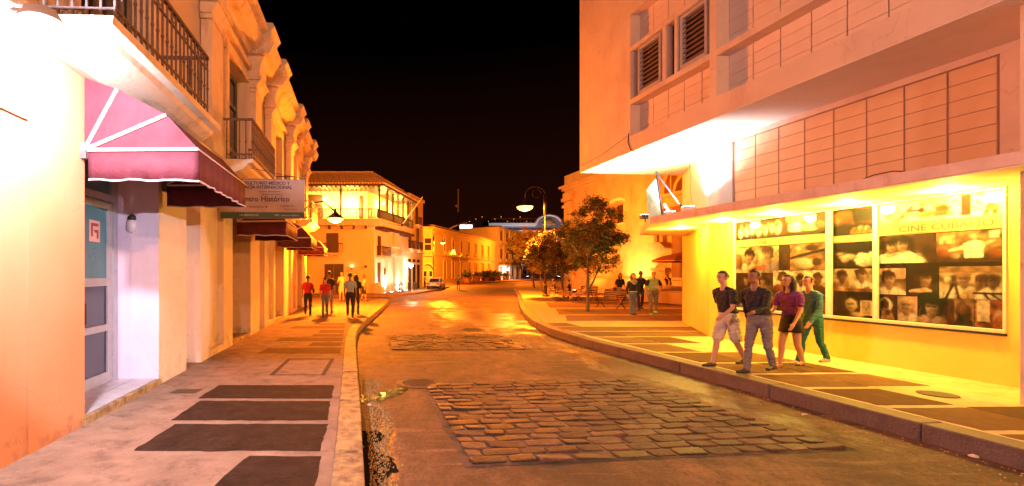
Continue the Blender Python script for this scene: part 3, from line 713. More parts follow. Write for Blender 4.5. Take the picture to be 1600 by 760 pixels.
# grid of cement panels
def tiles(x, ys, z0, z1, nrow, m=PINKP, th=.03, g=.003):
    zh = (z1-z0)/nrow
    for a, b in zip(ys, ys[1:]):
        me = None
        for r in range(nrow):
            if me is None:
                c = MB(); c.box(x-th, x, -(b-a)/2+.012, (b-a)/2-.012, g, zh-g); o = c.build('wall_panel', m, CB, bevel=.004); me = o.data
            else: o = link('wall_panel', me, CB, .004)
            o.location = (random.uniform(-.003,.003), (a+b)/2, z0+zh*r)
gy = [7.42+.6075*k for k in range(9)]
LITPANEL = mat('yellow_lit_cement_panel', (.60,.43,.27), (.68,.50,.33), 1.7, .85, .3, 60, stain=(.4,.26,.15), stain_amt=.4)  # yellow light from below is put into the panels' tan colour
tiles(.055, gy, 3.44, 5.25, 7, LITPANEL, .03, .008)
part('panel_joint', JOINT, CB, lambda c: c.box(.035,.056,7.38,12.3,3.43,5.265))
part('panel_strip', JOINT, CB, lambda c: [c.box(.016,.024,y-.0065,y+.0065,3.43,5.26) for y in gy])
# canopy slab
WR = mat('chipped_pinkish_white_edge', (.74,.60,.58), (.62,.48,.46), 3, .8, .7, 14, stain=(.4,.26,.24), stain_amt=.6, det=9)
part('canopy', WR, CB, lambda c: c.prism([(-1.70,YS),(-1.70,13.1),(.38,16.6),(2.3,16.95),(2.3,YS)], 3.25, 3.42), bevel=.008)
part('canopy_soffit', mat('cream_soffit', (.80,.74,.55), (.76,.69,.5), 2, .7, .1, 40), CB, lambda c: c.prism([(-1.69,YS),(-1.69,13.09),(.38,16.58),(2.3,16.93),(2.3,YS)], 3.23, 3.248))
DL = [7.7, 9.2, 10.7, 12.1]
for i, y in enumerate(DL):
    f = part('canopy_light', LENSY, CB, lambda c: c.lathe([(.11,0),(.10,-.02),(.05,-.03)], 16, (-.45,y,3.228)))
    lamp('canopy_light_lamp', (-.45,y,3.14), (1.,.60,.07), 260 if i else 260, .10, CB)
f = part('canopy_light', LENSY, CB, lambda c: c.lathe([(.11,0),(.10,-.02),(.05,-.03)], 16, (-.1,14.0,3.228))); lamp('canopy_light_lamp', (-.1,14.0,3.14), (1.,.55,.06), 230, .1, CB)
# pier
part('pier', PINK, CB, lambda c: [c.box(PX_,.0,YS,6.42,.1,3.228), c.box(PX_,-.001,YS,6.42,3.422,5.398)], bevel=.01)
# shop window
WF = mat('cream_window_frame', (.66,.6,.48), (.6,.54,.42), 6, .5)
wn = part('shop_window', WF, CB, lambda c: [c.box(-.04,.06,W0,W1,.99,1.05), c.box(-.02,.06,W0,W0+.04,1.05,3.2), c.box(-.02,.06,W1-.05,W1,1.05,3.2), c.box(-.02,.06,W0,W1,3.19,3.226), c.box(-.03,.06,9.86,9.97,1.05,3.19), c.box(-.03,.06,9.02,9.10,1.05,3.19)], bevel=.006)
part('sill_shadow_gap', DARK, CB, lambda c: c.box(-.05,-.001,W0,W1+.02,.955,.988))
# ---- printed collages of film stills
C = {n: mat('print_'+n, tuple(a*.9 for a in v), tuple(a*.45 for a in v), 9, .75, det=9, spec=.15) for n, v in dict(black=(.012,.01,.01), brown=(.13,.06,.035), tan=(.42,.24,.13), sand=(.62,.45,.28), pale=(.80,.68,.52), white=(.85,.78,.68),
     rust=(.45,.16,.05), skin=(.62,.34,.2), dskin=(.36,.17,.09), hair=(.04,.02,.015), shirt=(.85,.78,.70), dshirt=(.06,.045,.05), pinks=(.65,.38,.34), lil=(.45,.33,.45), olive=(.26,.2,.08)).items()}
STRIPM = mat('print_strip', (.33,.22,.12), (.28,.18,.1), 3, .75, spec=.15)
RGBN = dict(black=(.012,.009,.008), brown=(.11,.05,.03), tan=(.40,.24,.14), sand=(.60,.44,.29), pale=(.80,.68,.54), white=(.92,.86,.76),
     rust=(.42,.14,.05), skin=(.74,.50,.36), dskin=(.36,.19,.11), hair=(.02,.013,.01), shirt=(.90,.84,.74), dshirt=(.04,.03,.03), pinks=(.62,.38,.33), lil=(.42,.32,.42), olive=(.26,.2,.08))
PRN = bpy.data.materials.new('printed_photograph'); PRN.use_nodes = True; _t = PRN.node_tree; _a = _t.nodes.new('ShaderNodeAttribute'); _a.attribute_name = 'print'
_b = _t.nodes['Principled BSDF']; _t.links.new(_a.outputs['Color'], _b.inputs['Base Color']); _b.inputs['Roughness'].default_value = .65; _b.inputs['Specular IOR Level'].default_value = .2
RNG = np.random.default_rng(4)
def vn(h, w, s):
    a = RNG.random((s+2, int(s*w/h)+2)); yy, xx = np.linspace(0, a.shape[0]-1.001, h), np.linspace(0, a.shape[1]-1.001, w)
    y0, x0 = yy.astype(int), xx.astype(int); fy, fx = (yy-y0)[:,None], (xx-x0)[None,:]; fy = fy*fy*(3-2*fy); fx = fx*fx*(3-2*fx)
    g_ = lambda i, j: a[np.ix_(y0+i, x0+j)]
    return (g_(0,0)*(1-fy)+g_(1,0)*fy)*(1-fx)+(g_(0,1)*(1-fy)+g_(1,1)*fy)*fx
def still(par, ya, yb, z0, z1, bg, items, nm='film_still'):
    """a printed film still: soft shaded figures painted into the print, u 0..1 from the left (far) side, v 0..1 up"""
    Wd = yb-ya; H = z1-z0; h, w = max(24, int(H*95)), max(16, int(Wd*95)); asp = Wd/H
    V, U = np.mgrid[0:h,0:w]; U = (U+.5)/w; V = (V+.5)/h
    n1, n2, n3 = vn(h,w,4), vn(h,w,9), vn(h,w,20)
    img = np.array(RGBN[bg])[None,None,:]*(.35+.9*n1+.5*(n2-.5))[...,None]
    sft = .7/h
    def sm(d, k=1.): return 1/(1+np.exp(np.clip(d/(sft*k), -30, 30)))
    def put(m, col): 
        nonlocal img; img = img*(1-m[...,None])+col*m[...,None]
    lside = RNG.choice((-1, 1))
    def ell(cu, cv, ru, rv, k, sh=.75, lift=1., cut=None, wob=.0):
        x = (U-cu)/max(ru,1e-3); y = (V-cv)/max(rv,1e-3); r = np.sqrt(x*x+y*y)+wob*(n2-.5)*2+wob*(n3-.5)
        m = sm((r-1)*min(ru*asp, rv)); 
        if cut is not None: m = m*sm(cut-V)
        lit = np.clip(.55+.5*(lside*x*.75+y*.55), .12, 1.15)
        put(m, np.array(RGBN[k])[None,None,:]*(lift*(1-sh+sh*lit)*(.85+.3*n3))[...,None])
    def polyg(pts, k):
        ins = np.zeros(U.shape, bool)
        for i in range(len(pts)):
            (x1,y1),(x2,y2) = pts[i], pts[(i+1)%len(pts)]
            if y1 == y2: continue
            c = ((y1 > V) != (y2 > V)) & (U < (x2-x1)*(V-y1)/(y2-y1)+x1); ins ^= c
        m = ins.astype(float); m = (m+np.roll(m,1,0)+np.roll(m,-1,0)+np.roll(m,1,1)+np.roll(m,-1,1))/5
        put(m, np.array(RGBN[k])[None,None,:]*(.55+.75*n2)[...,None])
    for it in items:
        if it[0] == 'p':
            _, u, v, s, sk, ha, sh, le = it; q = s/asp
            ell(u+.0*q, v-.02*s, .62*q, .50*s, sh, .8, 1., wob=.06)
            ell(u-.36*q*lside, v+.05*s, .16*q, .36*s, sh, .9, .55, wob=.15)
            for k_ in range(3): ell(u+(.3*k_-.3)*q, v+(.1+.1*(k_%2))*s, .03*q, .22*s, sh, .2, .5, wob=.2)
            hu, hv = u+le*q, v+.76*s
            ell(u+le*.5*q, v+.50*s, .12*q, .14*s, sk, .8, .62)
            ell(hu-lside*.03*q, hv+.05*s, .235*q, .27*s, ha, .5, 1.1, wob=.12)
            ell(hu+le*.25*q, hv-.03*s, .165*q, .215*s, sk, .85)
            fx = hu+le*.35*q
            for e in (-.068, .068):
                ell(fx+e*q, hv+.005*s, .036*q, .022*s, 'hair', 0, 1.5); ell(fx+e*q, hv+.05*s, .045*q, .012*s, 'hair', 0, 2.)
            ell(fx-lside*.022*q, hv-.055*s, .02*q, .05*s, sk, 0, .5); ell(fx, hv-.125*s, .05*q, .016*s, 'rust', 0, .45); ell(fx, hv-.20*s, .09*q, .03*s, sk, 0, .4)
            ell(hu+le*.1*q, hv+.155*s, .19*q, .10*s, ha, .6, 1.3, wob=.2)
        elif it[0] == 'e': ell(*it[1:6], wob=.10)
        elif it[0] == 'b': polyg([(it[1],it[2]),(it[3],it[2]),(it[3],it[4]),(it[1],it[4])], it[5])
        elif it[0] == 'q': polyg(it[1], it[2])
    img *= (.9+.25*RNG.random(img.shape[:2]))[...,None]
    lum = img.mean(2, keepdims=True); img = np.clip(lum+(img-lum)*.8, 0, 1)
    img = np.clip(.5+(np.sqrt(img)-.5)*1.25, .0, 1.)**2.3*.42+.003       # hard photographic contrast
    xs = yb-(np.arange(w+1)/w)*Wd; zs = z0+(np.arange(h+1)/h)*H
    vs = [(.012, x, z) for z in zs for x in xs]; W1_ = w+1
    fs = [(j*W1_+i, j*W1_+i+1, (j+1)*W1_+i+1, (j+1)*W1_+i) for j in range(h) for i in range(w)]
    me = bpy.data.meshes.new(nm); me.from_pydata(vs, [], fs); me.materials.append(PRN)
    at_ = me.color_attributes.new('print', 'FLOAT_COLOR', 'CORNER')
    col = np.ones((h*w, 4, 4), 'f'); col[:,:,:3] = img.reshape(-1,1,3); at_.data.foreach_set('color', col.ravel())
    return link(nm, me, par)
def strip(par, ya, yb, z0, z1, txt, ty, size):
    s = part('title_strip', STRIPM, par, lambda c: c.box(.0,.014,ya,yb,z0,z1))
    part('dotted_edge', C['brown'], s, lambda c: [c.box(-.0015,-.0003,ya+.04*i,ya+.04*i+.022,z,z+.007) for i in range(int((yb-ya)/.04)) for z in (z0+.012, z1-.02)])
    if txt: text('lettering', txt, size, mat('print_letter', (.10,.045,.02), rough=.8), s, Matrix.Translation((-.002,ty,(z0+z1)/2-size*.34)) @ Matrix(((0,0,-1,0),(-1,0,0,0),(0,1,0,0),(0,0,0,1))), 'CENTER', .0005, 1.25, .001)
PL = {}
def panel(nm, ya, yb):
    t = thing('film_poster', nm, 'poster', (10.2,0,0), .1066, 'film collage posters in the cinema window')
    part('backing', C['black'], t, lambda c: c.box(.0155,.03,ya,yb,1.05,3.19)); return t
a, b = 9.11, 7.35   # right pane (near)
R3 = panel('widest film collage with a large CINE CUBANO title, right of the window', b, a)
still(R3, b, a, 2.80, 3.18, 'white', [('p',.13,-.05,.95,'skin','brown','pale',.05),('b',.30,.5,.42,.58,'brown'),('q',[(.22,.2),(.26,.2),(.36,.75),(.33,.78)],'tan'),('e',.45,.35,.09,.16,'sand'),('e',.42,.55,.03,.12,'brown'),('e',.58,.5,.06,.2,'rust'),('e',.57,.3,.09,.13,'tan'),('b',.72,.1,.79,1,'brown'),('q',[(.86,0),(.90,.5),(.94,.7),(.97,.35),(.96,0),(.93,0),(.92,.3),(.90,0)],'rust'),('e',.925,.72,.022,.1,'brown'),('b',.0,0,1,.05,'sand')])
strip(R3, b, a, 2.60, 2.798, 'CINE CUBANO', 8.07, .15)
still(R3, 8.17, a, 2.09, 2.59, 'brown', [('p',.28,-.12,.98,'skin','hair','shirt',.06),('p',.56,-.1,1.0,'skin','hair','pale',-.10),('q',[(.15,.05),(.2,.28),(.6,.42),(.85,.1),(.8,0),(.2,0)],'white'),('q',[(.2,.3),(.55,.45),(.5,.34),(.25,.2)],'skin')])
still(R3, b, 8.165, 2.09, 2.59, 'tan', [('b',0,.0,1,.25,'brown'),('e',.1,.3,.12,.16,'rust'),('e',.9,.25,.12,.14,'rust'),('q',[(.45,.12),(.42,.6),(.6,.72),(.74,.62),(.72,.12)],'white'),('e',.56,.80,.06,.09,'skin'),('q',[(.42,.55),(.2,.42),(.2,.34),(.45,.42)],'pale'),('q',[(.7,.6),(.88,.72),(.9,.64),(.72,.48)],'skin'),('b',.05,.62,.3,.9,'sand'),('b',.8,.75,.95,.95,'pale'),('e',.3,.2,.08,.1,'sand')])
still(R3, 8.6, a, 1.52, 2.0, 'tan', [('b',0,.6,1,1,'pinks'),('p',.5,-.2,1.05,'skin','hair','shirt',0),('e',.1,.3,.06,.25,'brown')])
still(R3, 8.13, 8.595, 1.52, 2.0, 'black', [('p',.55,-.15,1.0,'skin','hair','dshirt',.04),('q',[(.1,.2),(.6,.3),(.8,.22),(.8,.14),(.1,.1)],'skin'),('e',.15,.75,.08,.1,'brown')])
still(R3, b, 8.125, 1.48, 2.02, 'sand', [('b',0,.8,1,1,'tan'),('p',.2,.1,.6,'tan','brown','pale',.1),('p',.42,.05,.75,'skin','tan','white',-.05),('p',.62,.0,.72,'dskin','brown','sand',.12),('p',.85,.08,.62,'tan','brown','white',0),('q',[(.08,0),(.22,.5),(.26,.5),(.14,0)],'hair'),('q',[(.3,0),(.24,.5),(.28,.5),(.36,0)],'brown'),('b',.55,.18,1,.24,'hair'),('q',[(.7,.2),(.78,0),(.83,0),(.75,.2)],'hair'),('q',[(.8,.2),(.95,0),(1,0),(.85,.2)],'hair'),('e',.15,.6,.06,.1,'white')])
still(R3, 8.73, a, 1.06, 1.5, 'black', [('e',.5,.6,.3,.3,'white'),('e',.45,.62,.2,.25,'hair'),('q',[(.3,0),(.4,.5),(.8,.3),(.9,0)],'tan'),('e',.6,.3,.1,.12,'black')])
still(R3, 8.43, 8.725, 1.06, 1.5, 'pinks', [('p',.45,-.2,1.1,'skin','sand','pale',0)])
still(R3, 8.02, 8.425, 1.06, 1.5, 'black', [('p',.45,-.28,1.2,'skin','hair','pinks',.03),('b',.28,.60,.42,.66,'hair'),('b',.5,.60,.64,.66,'hair')])
still(R3, 7.68, 8.015, 1.06, 1.5, 'tan', [('b',0,0,.25,1,'brown'),('e',.6,.5,.3,.34,'brown'),('e',.6,.6,.16,.2,'dskin'),('q',[(.2,0),(.45,.4),(.8,.4),(1,0)],'dshirt')])
still(R3, b, 7.675, 1.06, 1.5, 'rust', [('b',.08,.2,.55,1,'pale'),('b',.2,.15,.4,.2,'hair'),('e',.95,.35,.3,.3,'pinks'),('q',[(.6,0),(.75,.4),(1,.5),(1,0)],'rust')])
a, b = 9.85, 9.11
R2 = panel('narrow middle film collage with the woman looking up at the bottom', b, a)
still(R2, b, a, 2.86, 3.18, 'brown', [('e',.25,.5,.3,.35,'rust'),('e',.15,.3,.1,.2,'tan'),('b',.5,.2,1,.9,'hair')])
strip(R2, b, a, 2.52, 2.66, '', 9.5, .1)
still(R2, b, a, 2.665, 2.855, 'hair', [('b',.45,.1,1,.5,'rust'),('e',.7,.6,.08,.3,'tan'),('e',.85,.55,.08,.3,'tan'),('e',.55,.5,.07,.25,'rust')])
still(R2, b, a, 2.02, 2.515, 'black', [('e',.75,.3,.2,.28,'white'),('e',.98,.32,.15,.28,'pale'),('e',.4,.42,.22,.12,'pale'),('e',.32,.3,.1,.1,'skin'),('e',.2,.55,.1,.06,'sand')])
still(R2, b, a, 1.55, 2.0, 'sand', [('p',.22,.0,.9,'dskin','hair','tan',.05),('p',.72,.0,.98,'skin','brown','white',0),('b',0,0,1,.14,'rust'),('e',.2,.08,.1,.14,'skin'),('e',.5,.08,.1,.14,'tan'),('e',.85,.08,.1,.14,'dskin')])
still(R2, b, a, 1.06, 1.45, 'black', [('e',.48,.5,.24,.48,'brown'),('e',.46,.58,.15,.32,'pale'),('b',.68,.1,1,.85,'pale'),('b',.72,.15,.95,.8,'sand'),('e',.4,.62,.03,.03,'hair'),('e',.5,.64,.03,.03,'hair'),('e',.46,.42,.05,.03,'rust'),('e',.6,.1,.16,.14,'pale')])
a, b = 12.22, 9.98
R1 = panel('left film collage whose upper row is white figures, behind the walking group', b, a)
still(R1, 10.9, a, 2.74, 3.18, 'brown', [('b',0,0,1,.12,'hair')]+[('e',.1+.13*i,.35+.07*(i%3),.055,.28-.03*(i%2),'white') for i in range(6)]+[('e',.12+.14*i,.7-.05*(i%2),.035,.13,'sand') for i in range(5)]+[('e',.86,.5,.08,.35,'white'),('e',.86,.7,.05,.15,'tan'),('q',[(.3,.3),(.36,.9),(.4,.92),(.36,.3)],'white')])
still(R1, b, 10.89, 2.78, 3.18, 'brown', [('e',.3,.85,.35,.25,'sand'),('e',.25,.35,.18,.3,'white'),('e',.6,.3,.2,.25,'pale'),('e',.55,.62,.07,.15,'tan'),('e',.85,.4,.14,.2,'tan'),('b',0,0,1,.1,'hair')])
strip(R1, b, a, 2.56, 2.735, 'CINE CUBANO', 11.15, .12)
still(R1, 11.05, a, 1.92, 2.55, 'sand', [('p',.30,-.05,.92,'skin','hair','pale',.05),('p',.82,-.05,1.0,'skin','brown','lil',-.12),('q',[(.25,.1),(.5,.25),(.75,.3),(.7,.1)],'rust'),('e',.08,.4,.08,.3,'tan')])
still(R1, 10.78, 11.045, 2.1, 2.55, 'hair', [('e',.5,.4,.25,.2,'brown')])
still(R1, b, 10.775, 1.98, 2.55, 'tan', [('q',[(0,.5),(.3,.62),(1,.8),(1,.7),(.3,.5),(0,.4)],'hair'),('e',.4,.25,.3,.2,'pale'),('e',.6,.85,.2,.12,'brown'),('e',.75,.3,.14,.15,'brown'),('e',.2,.8,.1,.1,'sand')])
still(R1, 11.2, a, 1.5, 1.91, 'brown', [('p',.3,-.1,1.,'skin','hair','dshirt',0),('p',.75,-.1,.9,'skin','hair','tan',0)])
still(R1, b, 11.19, 1.5, 1.97, 'pale', [('p',.2,-.1,1.,'skin','hair','rust',0),('p',.55,-.1,.9,'tan','hair','white',0),('p',.85,-.1,.95,'dskin','hair','brown',0)])
still(R1, 10.7, a, 1.06, 1.47, 'hair', [('p',.2,-.1,.9,'tan','hair','pale',0),('p',.6,-.1,1.1,'skin','brown','dshirt',.05)])
still(R1, b, 10.69, 1.06, 1.47, 'rust', [('e',.6,.5,.3,.4,'sand'),('e',.5,.6,.15,.25,'tan'),('p',.8,-.2,1.1,'skin','hair','rust',0)])
GL = bpy.data.materials.new('window_glass'); GL.use_nodes = True; t_ = GL.node_tree; t_.nodes.clear()
o_ = t_.nodes.new('ShaderNodeOutputMaterial'); mx = t_.nodes.new('ShaderNodeMixShader'); tr_ = t_.nodes.new('ShaderNodeBsdfTransparent'); gl = t_.nodes.new('ShaderNodeBsdfGlossy'); gl.inputs['Roughness'].default_value = .02
mx.inputs[0].default_value = .025; t_.links.new(tr_.outputs[0], mx.inputs[1]); t_.links.new(gl.outputs[0], mx.inputs[2]); t_.links.new(mx.outputs[0], o_.inputs[0])
for y0, y1 in ((W0+.04,9.02),(9.1,9.86),(9.97,W1-.05)): part('glass', GL, wn, lambda c: c.box(-.012,-.008,y0,y1,1.05,3.19))

# ---- overhanging upper storey
XO = -1.64; XR = -1.34; YO = 16.88; ZT = 13.6
c = MB()
c.box(XO,10,14.05,YO,5.40,ZT)                                   # blank end
c.box(XO,XR+.4,YS,14.05,5.40,5.85)                              # bottom band
c.box(XO,XR+.3,10.93,11.13,5.85,ZT)                             # upright between the bays
for z0, z1 in ((6.76,6.90),(8.28,8.40),(9.34,9.78),(11.0,11.15),(12.4,13.0)): c.box(XO+.0,XR+.3,11.13,14.05,z0,z1)
for z0, z1 in ((6.76,6.90),(9.34,9.78),(11.0,11.15),(12.4,13.0)): c.box(XO+.0,XR+.3,YS,10.93,z0,z1)
c.build('overhang_frame', PINK, CB)
c = MB(); c.box(XR+.033,10,YS,11.0,5.45,ZT-.1); c.box(XR+.033,10,11.0,14.045,5.45,6.85); c.box(XR+.033,10,11.0,14.045,8.3,ZT-.1); c.box(XR+.302,10,11.0,14.045,6.85,8.3); c.build('overhang_core', JOINT, CB)
part('overhang_soffit', WHITEP, CB, lambda c: c.box(XO+.003,10,YS,YO-.003,5.385,5.399))
ys1 = [11.13+.584*k for k in range(6)]; ys2 = [10.93-.62*k for k in range(13)][::-1]
tiles(XR+.031, ys1, 5.85, 6.76, 4); tiles(XR+.031, ys2, 5.85, 6.76, 4, PINKP)
tiles(XR+.031, ys1, 8.40, 9.34, 4); tiles(XR+.031, ys2, 6.90, 9.34, 8)
# window zone of the first bay
part('window_wall', mat('grey_pink_render', (.52,.40,.42), (.46,.35,.37), 3, .8), CB, lambda c: [c.box(XR+.2,XR+.3,11.13,11.25,6.9,8.28), c.box(XR+.2,XR+.3,13.85,14.05,6.9,8.28)])
def shutter(y0, y1, z0, z1):
    s = part('louvred_shutter', GREYF, CB, lambda c: [c.box(XO+.06,XO+.18,y0,y0+.08,z0,z1), c.box(XO+.06,XO+.18,y1-.08,y1,z0,z1), c.box(XO+.06,XO+.18,y0+.08,y1-.08,z0,z0+.12), c.box(XO+.06,XO+.18,y0+.08,y1-.08,z1-.08,z1)], bevel=.006)
    n = 9; c = MB(); c.ext([(-.05,-.05),(-.035,-.058),(.05,.04),(.035,.048)], -(y1-y0)/2+.08, (y1-y0)/2-.08); me = None
    for i in range(n):
        if me is None: o = c.build('slat', WOODL, s); me = o.data
        else: o = link('slat', me, s)
        o.location = (XO+.12, (y0+y1)/2, z0+.2+(z1-z0-.36)*i/(n-1)); o.rotation_euler = (0,0,0)
    part('back', DARK, s, lambda c: c.box(XO+.2,XO+.21,y0,y1,z0,z1))
shutter(12.85, 13.80, 6.92, 8.26); shutter(11.28, 12.15, 6.92, 8.26)
part('window_post', PINK, CB, lambda c: [c.box(XO+.02,XR+.2,12.60,12.72,6.9,8.28), c.box(XO+.02,XR+.2,12.2,12.28,6.9,8.28)])
part('open_window', DARK, CB, lambda c: c.box(XO+.22,XO+.24,12.28,12.6,6.9,8.28))
part('curtain', mat('rusty_curtain', (.12,.05,.03), (.03,.02,.02), 12, .9), CB, lambda c: [c.tube([(XO+.19,12.34+.05*i,6.95),(XO+.19,12.34+.05*i,8.2)], .022, 6) for i in range(4)])
# cracked render and loose wire near the corner of the overhang
part('loose_wire', DARK, CB, lambda c: [c.tube([(XO-.01,14.1,5.95),(XO-.02,14.12,5.7),(XO-.02,14.0,5.45),(XO+.2,13.6,5.15)], .012, 5), c.tube([(XO-.008,16.8,5.62),(XO-.008,15.6,5.66),(XO-.008,14.6,5.82),(XO-.008,14.1,5.9)], .006, 4)])
part('canopy_wire', DARK, CB, lambda c: c.tube([(-1.6,8.0,3.43),(-1.58,7.85,3.47),(-1.56,7.6,3.48),(-1.55,7.4,3.43)], .009, 5))
part('hanging_wire', DARK, CB, lambda c: [c.tube([(.3,14.2,5.2),(.2,14.0,4.7),(.28,14.1,4.2),(.22,13.9,3.6)], .008, 4)])
# floodlights standing on the canopy, washing the soffit; pole banner
def flood(x, y, z, aim, col, power, nm, m):
    t = thing('floodlight', nm, 'floodlight', (x,y,z), 0, 'floodlights on the cinema canopy')
    part('housing', WHITEP if m is LENSW else IRON, t, lambda c: c.box(-.14,.14,-.08,.08,.10,.22), bevel=.015)
    part('lens', m, t, lambda c: c.box(-.12,.12,-.065,.065,.2215,.226))
    part('bracket', IRON, t, lambda c: c.box(-.015,.015,-.015,.015,0,.10))
    lamp('floodlight_lamp', (0,0,.30), col, power, .12, t, 'SPOT', aim, math.radians(125), .8)
def RW(x, y, z=0):  # cinema frame -> world
    v = Matrix.Rotation(.1066, 4, 'Z') @ Vector((x,y,z)); return (v.x+10.2, v.y, z)
LENSG = mat('green_lens', (.5,1,.6), emit=(.25,1,.4), est=10)
p = RW(-.75,13.6); flood(p[0],p[1],3.42,(.15,-.1,1),(.96,.93,1.0),800,'white floodlight under the overhang, nearer the wall',LENSW)
p = RW(-1.0,12.6); flood(p[0],p[1],3.42,(0,.1,1),(.98,.9,.86),250,'white floodlight on the canopy nearest the shop window',LENSW)
p = RW(-.9,14.45); flood(p[0],p[1],3.43,(-.1,.25,1),(.2,1.,.35),1500,'green floodlight at the outer end of the canopy',LENSG)
t = thing('pole_banner', 'tall narrow white and green banner on a leaning pole above the canopy', 'banner', (*RW(-.98,13.75)[:2],3.42), 0)
part('pole', IRON, t, lambda c: [c.tube([(.12,0,0),(.0,.1,1.3)], .022), c.tube([(.9,0,.05),(-.15,-.1,1.35)], .025)])
part('cloth', mat('white_green_cloth', (.75,.78,.68), (.35,.65,.3), 3, .6), t, lambda c: c.add([(-.28,0,.0),(.10,0,.0),(.0,.1,1.22),(-.30,.1,.85)], [(0,1,2,3)]))
part('strut', WHITEP, t, lambda c: [c.tube([(.15,0,.45),(.42,0,.05)], .03), c.tube([(.75,0,.12),(.98,0,.3)], .03)])

# ================================================================== BALCONY BUILDING (across the side street)
def fr(x, y, rz): return Matrix.Translation((x, y, 0)) @ Matrix.Rotation(rz, 4, 'Z')
BB = thing('gallery_building', 'yellow corner building with a wooden upper gallery and tiled roof across the street', 'building', (-.95,42,0), 0)
FX = Matrix.Identity(4)                     # front face: x to the left is negative, outward -y
SX = Matrix.Rotation(-math.atan(.38), 4, 'Z')   # side face: local y runs along, outward +x
def bp(name, m, fn, xf=FX, parent=None, **k):
    c = MB(xf); fn(c); return c.build(name, m, parent or BB, **k)
# foot print of lower floor
s20 = SX @ Vector((0,15.5,0)); s95 = SX @ Vector((0,9.4,0))
c = MB(); c.prism([(-13,0),(0,0),(s20.x,s20.y),(s20.x-8,s20.y+3),(-13,14)], .1, 6.05); c.build('wall', YB2, BB)
# whiter flank
bp('flank_wall', WB, lambda c: c.box(-.3,.02,-.0,9.0,.1,6.04), SX)
bp('quoin', WB, lambda c: [c.box(-.45,.05,.0,.35,.1,6.03)], SX)
# gallery floor slab
c = MB(); o1 = [(-13,-.95),(.72,-.95)]; q = [SX @ Vector(v) for v in ((.75,9.6,0),(-4,9.6,0))]
c.prism([(-13,-.95),(.66,-.95),(q[0].x,q[0].y),(q[1].x,q[1].y),(-13,4)], 6.42, 6.64); c.prism([(-13,-.8),(.55,-.8),(q[0].x-.1,q[0].y),(q[1].x,q[1].y),(-13,4)], 6.055, 6.415)
c.build('gallery_floor', CREAM2, BB)
# beam ends beneath
for k in range(14):
    bp('beam_end', WOOD, lambda c: c.box(.05,.95,.35+.66*k,.50+.66*k,5.78,6.04), SX)
for k in range(12):
    bp('beam_end', WOOD, lambda c: c.box(-.7-1.05*k,-.55-1.05*k,-.9,-.02,5.80,6.04))
# back walls of the gallery
c = MB(); p1 = SX @ Vector((-1.2,1.2,0)); p2 = SX @ Vector((-1.2,15.5,0))
c.prism([(-13,1.4),(-.5,1.4),(p2.x,p2.y),(p2.x-6,p2.y+2),(-13,12)], 6.645, 9.4); c.build('gallery_wall', YB2, BB)
bp('end_block', YB2, lambda c: [c.box(-4,.02,9.65,15.5,6.06,10.2), c.box(-4,.25,9.6,15.6,10.2,10.5)], SX)
bp('gallery_door', WOOD, lambda c: c.box(-5.9,-4.6,1.3,1.39,6.65,9.0))
bp('gallery_door', WOOD, lambda c: c.box(-1.3,-1.0,1.3,1.39,6.65,8.9))
# posts, rail, balusters
def post(x, y, xf): bp('gallery_post', WOOD, lambda c: [c.box(x-.08,x+.08,y-.08,y+.08,6.64,9.35), c.box(x-.13,x+.13,y-.13,y+.13,8.95,9.05)], xf)
for x in (.55,-2.75,-6.05,-9.3): post(x,-.82,FX)
for k in range(1,7): post(.62,.35+1.5*k,SX)
bp('gallery_rail', WOOD, lambda c: [c.box(-13,.6,-.87,-.77,7.42,7.50), c.box(-13,.6,-.86,-.78,6.72,6.78)])
bp('gallery_rail', WOOD, lambda c: [c.box(.57,.67,-.7,9.5,7.42,7.50), c.box(.58,.66,-.7,9.5,6.72,6.78)], SX)
c = MB()
for k in range(52): c.box(-12.9+.26*k,-12.84+.26*k,-.85,-.79,6.78,7.42)
stuff(c.build('front_baluster', WOOD, BB))
c = MB(SX)
for k in range(50): c.box(.59,.65,-.6+.2*k,-.54+.2*k,6.78,7.42)
stuff(c.build('side_baluster', WOOD, BB))
# roof: eave beam, hipped tile roof
c = MB(); q1 = SX @ Vector((1.0,9.9,0)); q0 = Vector((.95,-1.3,0)); q2 = SX @ Vector((-5,9.9,0))
c.prism([(-13,-1.3),(q0.x,q0.y),(q1.x,q1.y),(q2.x,q2.y),(-13,6)], 9.36, 9.52); c.build('eave', WOOD, BB)
r0 = (-13,-1.35,9.55); r1 = (q0.x+.05,q0.y-.05,9.55); r2 = (q1.x,q1.y,9.55); h0 = (-13,.1,10.75); h1 = (-.1,.1,10.75); h2 = SX @ Vector((-.6,9.9,10.75))
c = MB(); c.add([r0,r1,r2,h0,h1,(h2.x,h2.y,10.75)], [(0,1,4,3),(1,2,5,4)]); c.add([r0,r1,r2,(q2.x,q2.y,9.55),(-13,6,9.55)], [(0,4,3,2,1)])
c.build('roof', TILE, BB)
c = MB()
def course(a, b, cc, d, n):  # rows of round tiles from the eave a-b up to the ridge cc-d
    a, b, cc, d = map(Vector, (a, b, cc, d))
    for k in range(n):
        t = (k+.5)/n; c.tube([a.lerp(b,t)+Vector((0,0,.03)), cc.lerp(d,t)+Vector((0,0,.03))], .085, 5)
course(r0, r1, h0, h1, 56); course(r1, r2, h1, (h2.x,h2.y,10.75), 40)
c.tube([h0, h1, (h2.x,h2.y,10.75)], .14, 6); stuff(c.build('roof_tile_rows', TILE, BB))
# rafters seen under the eave
c = MB()
for k in range(34): c.box(-12.8+.4*k,-12.7+.4*k,-1.25,1.3,9.24,9.35)
stuff(c.build('rafter_row', WOOD, BB))
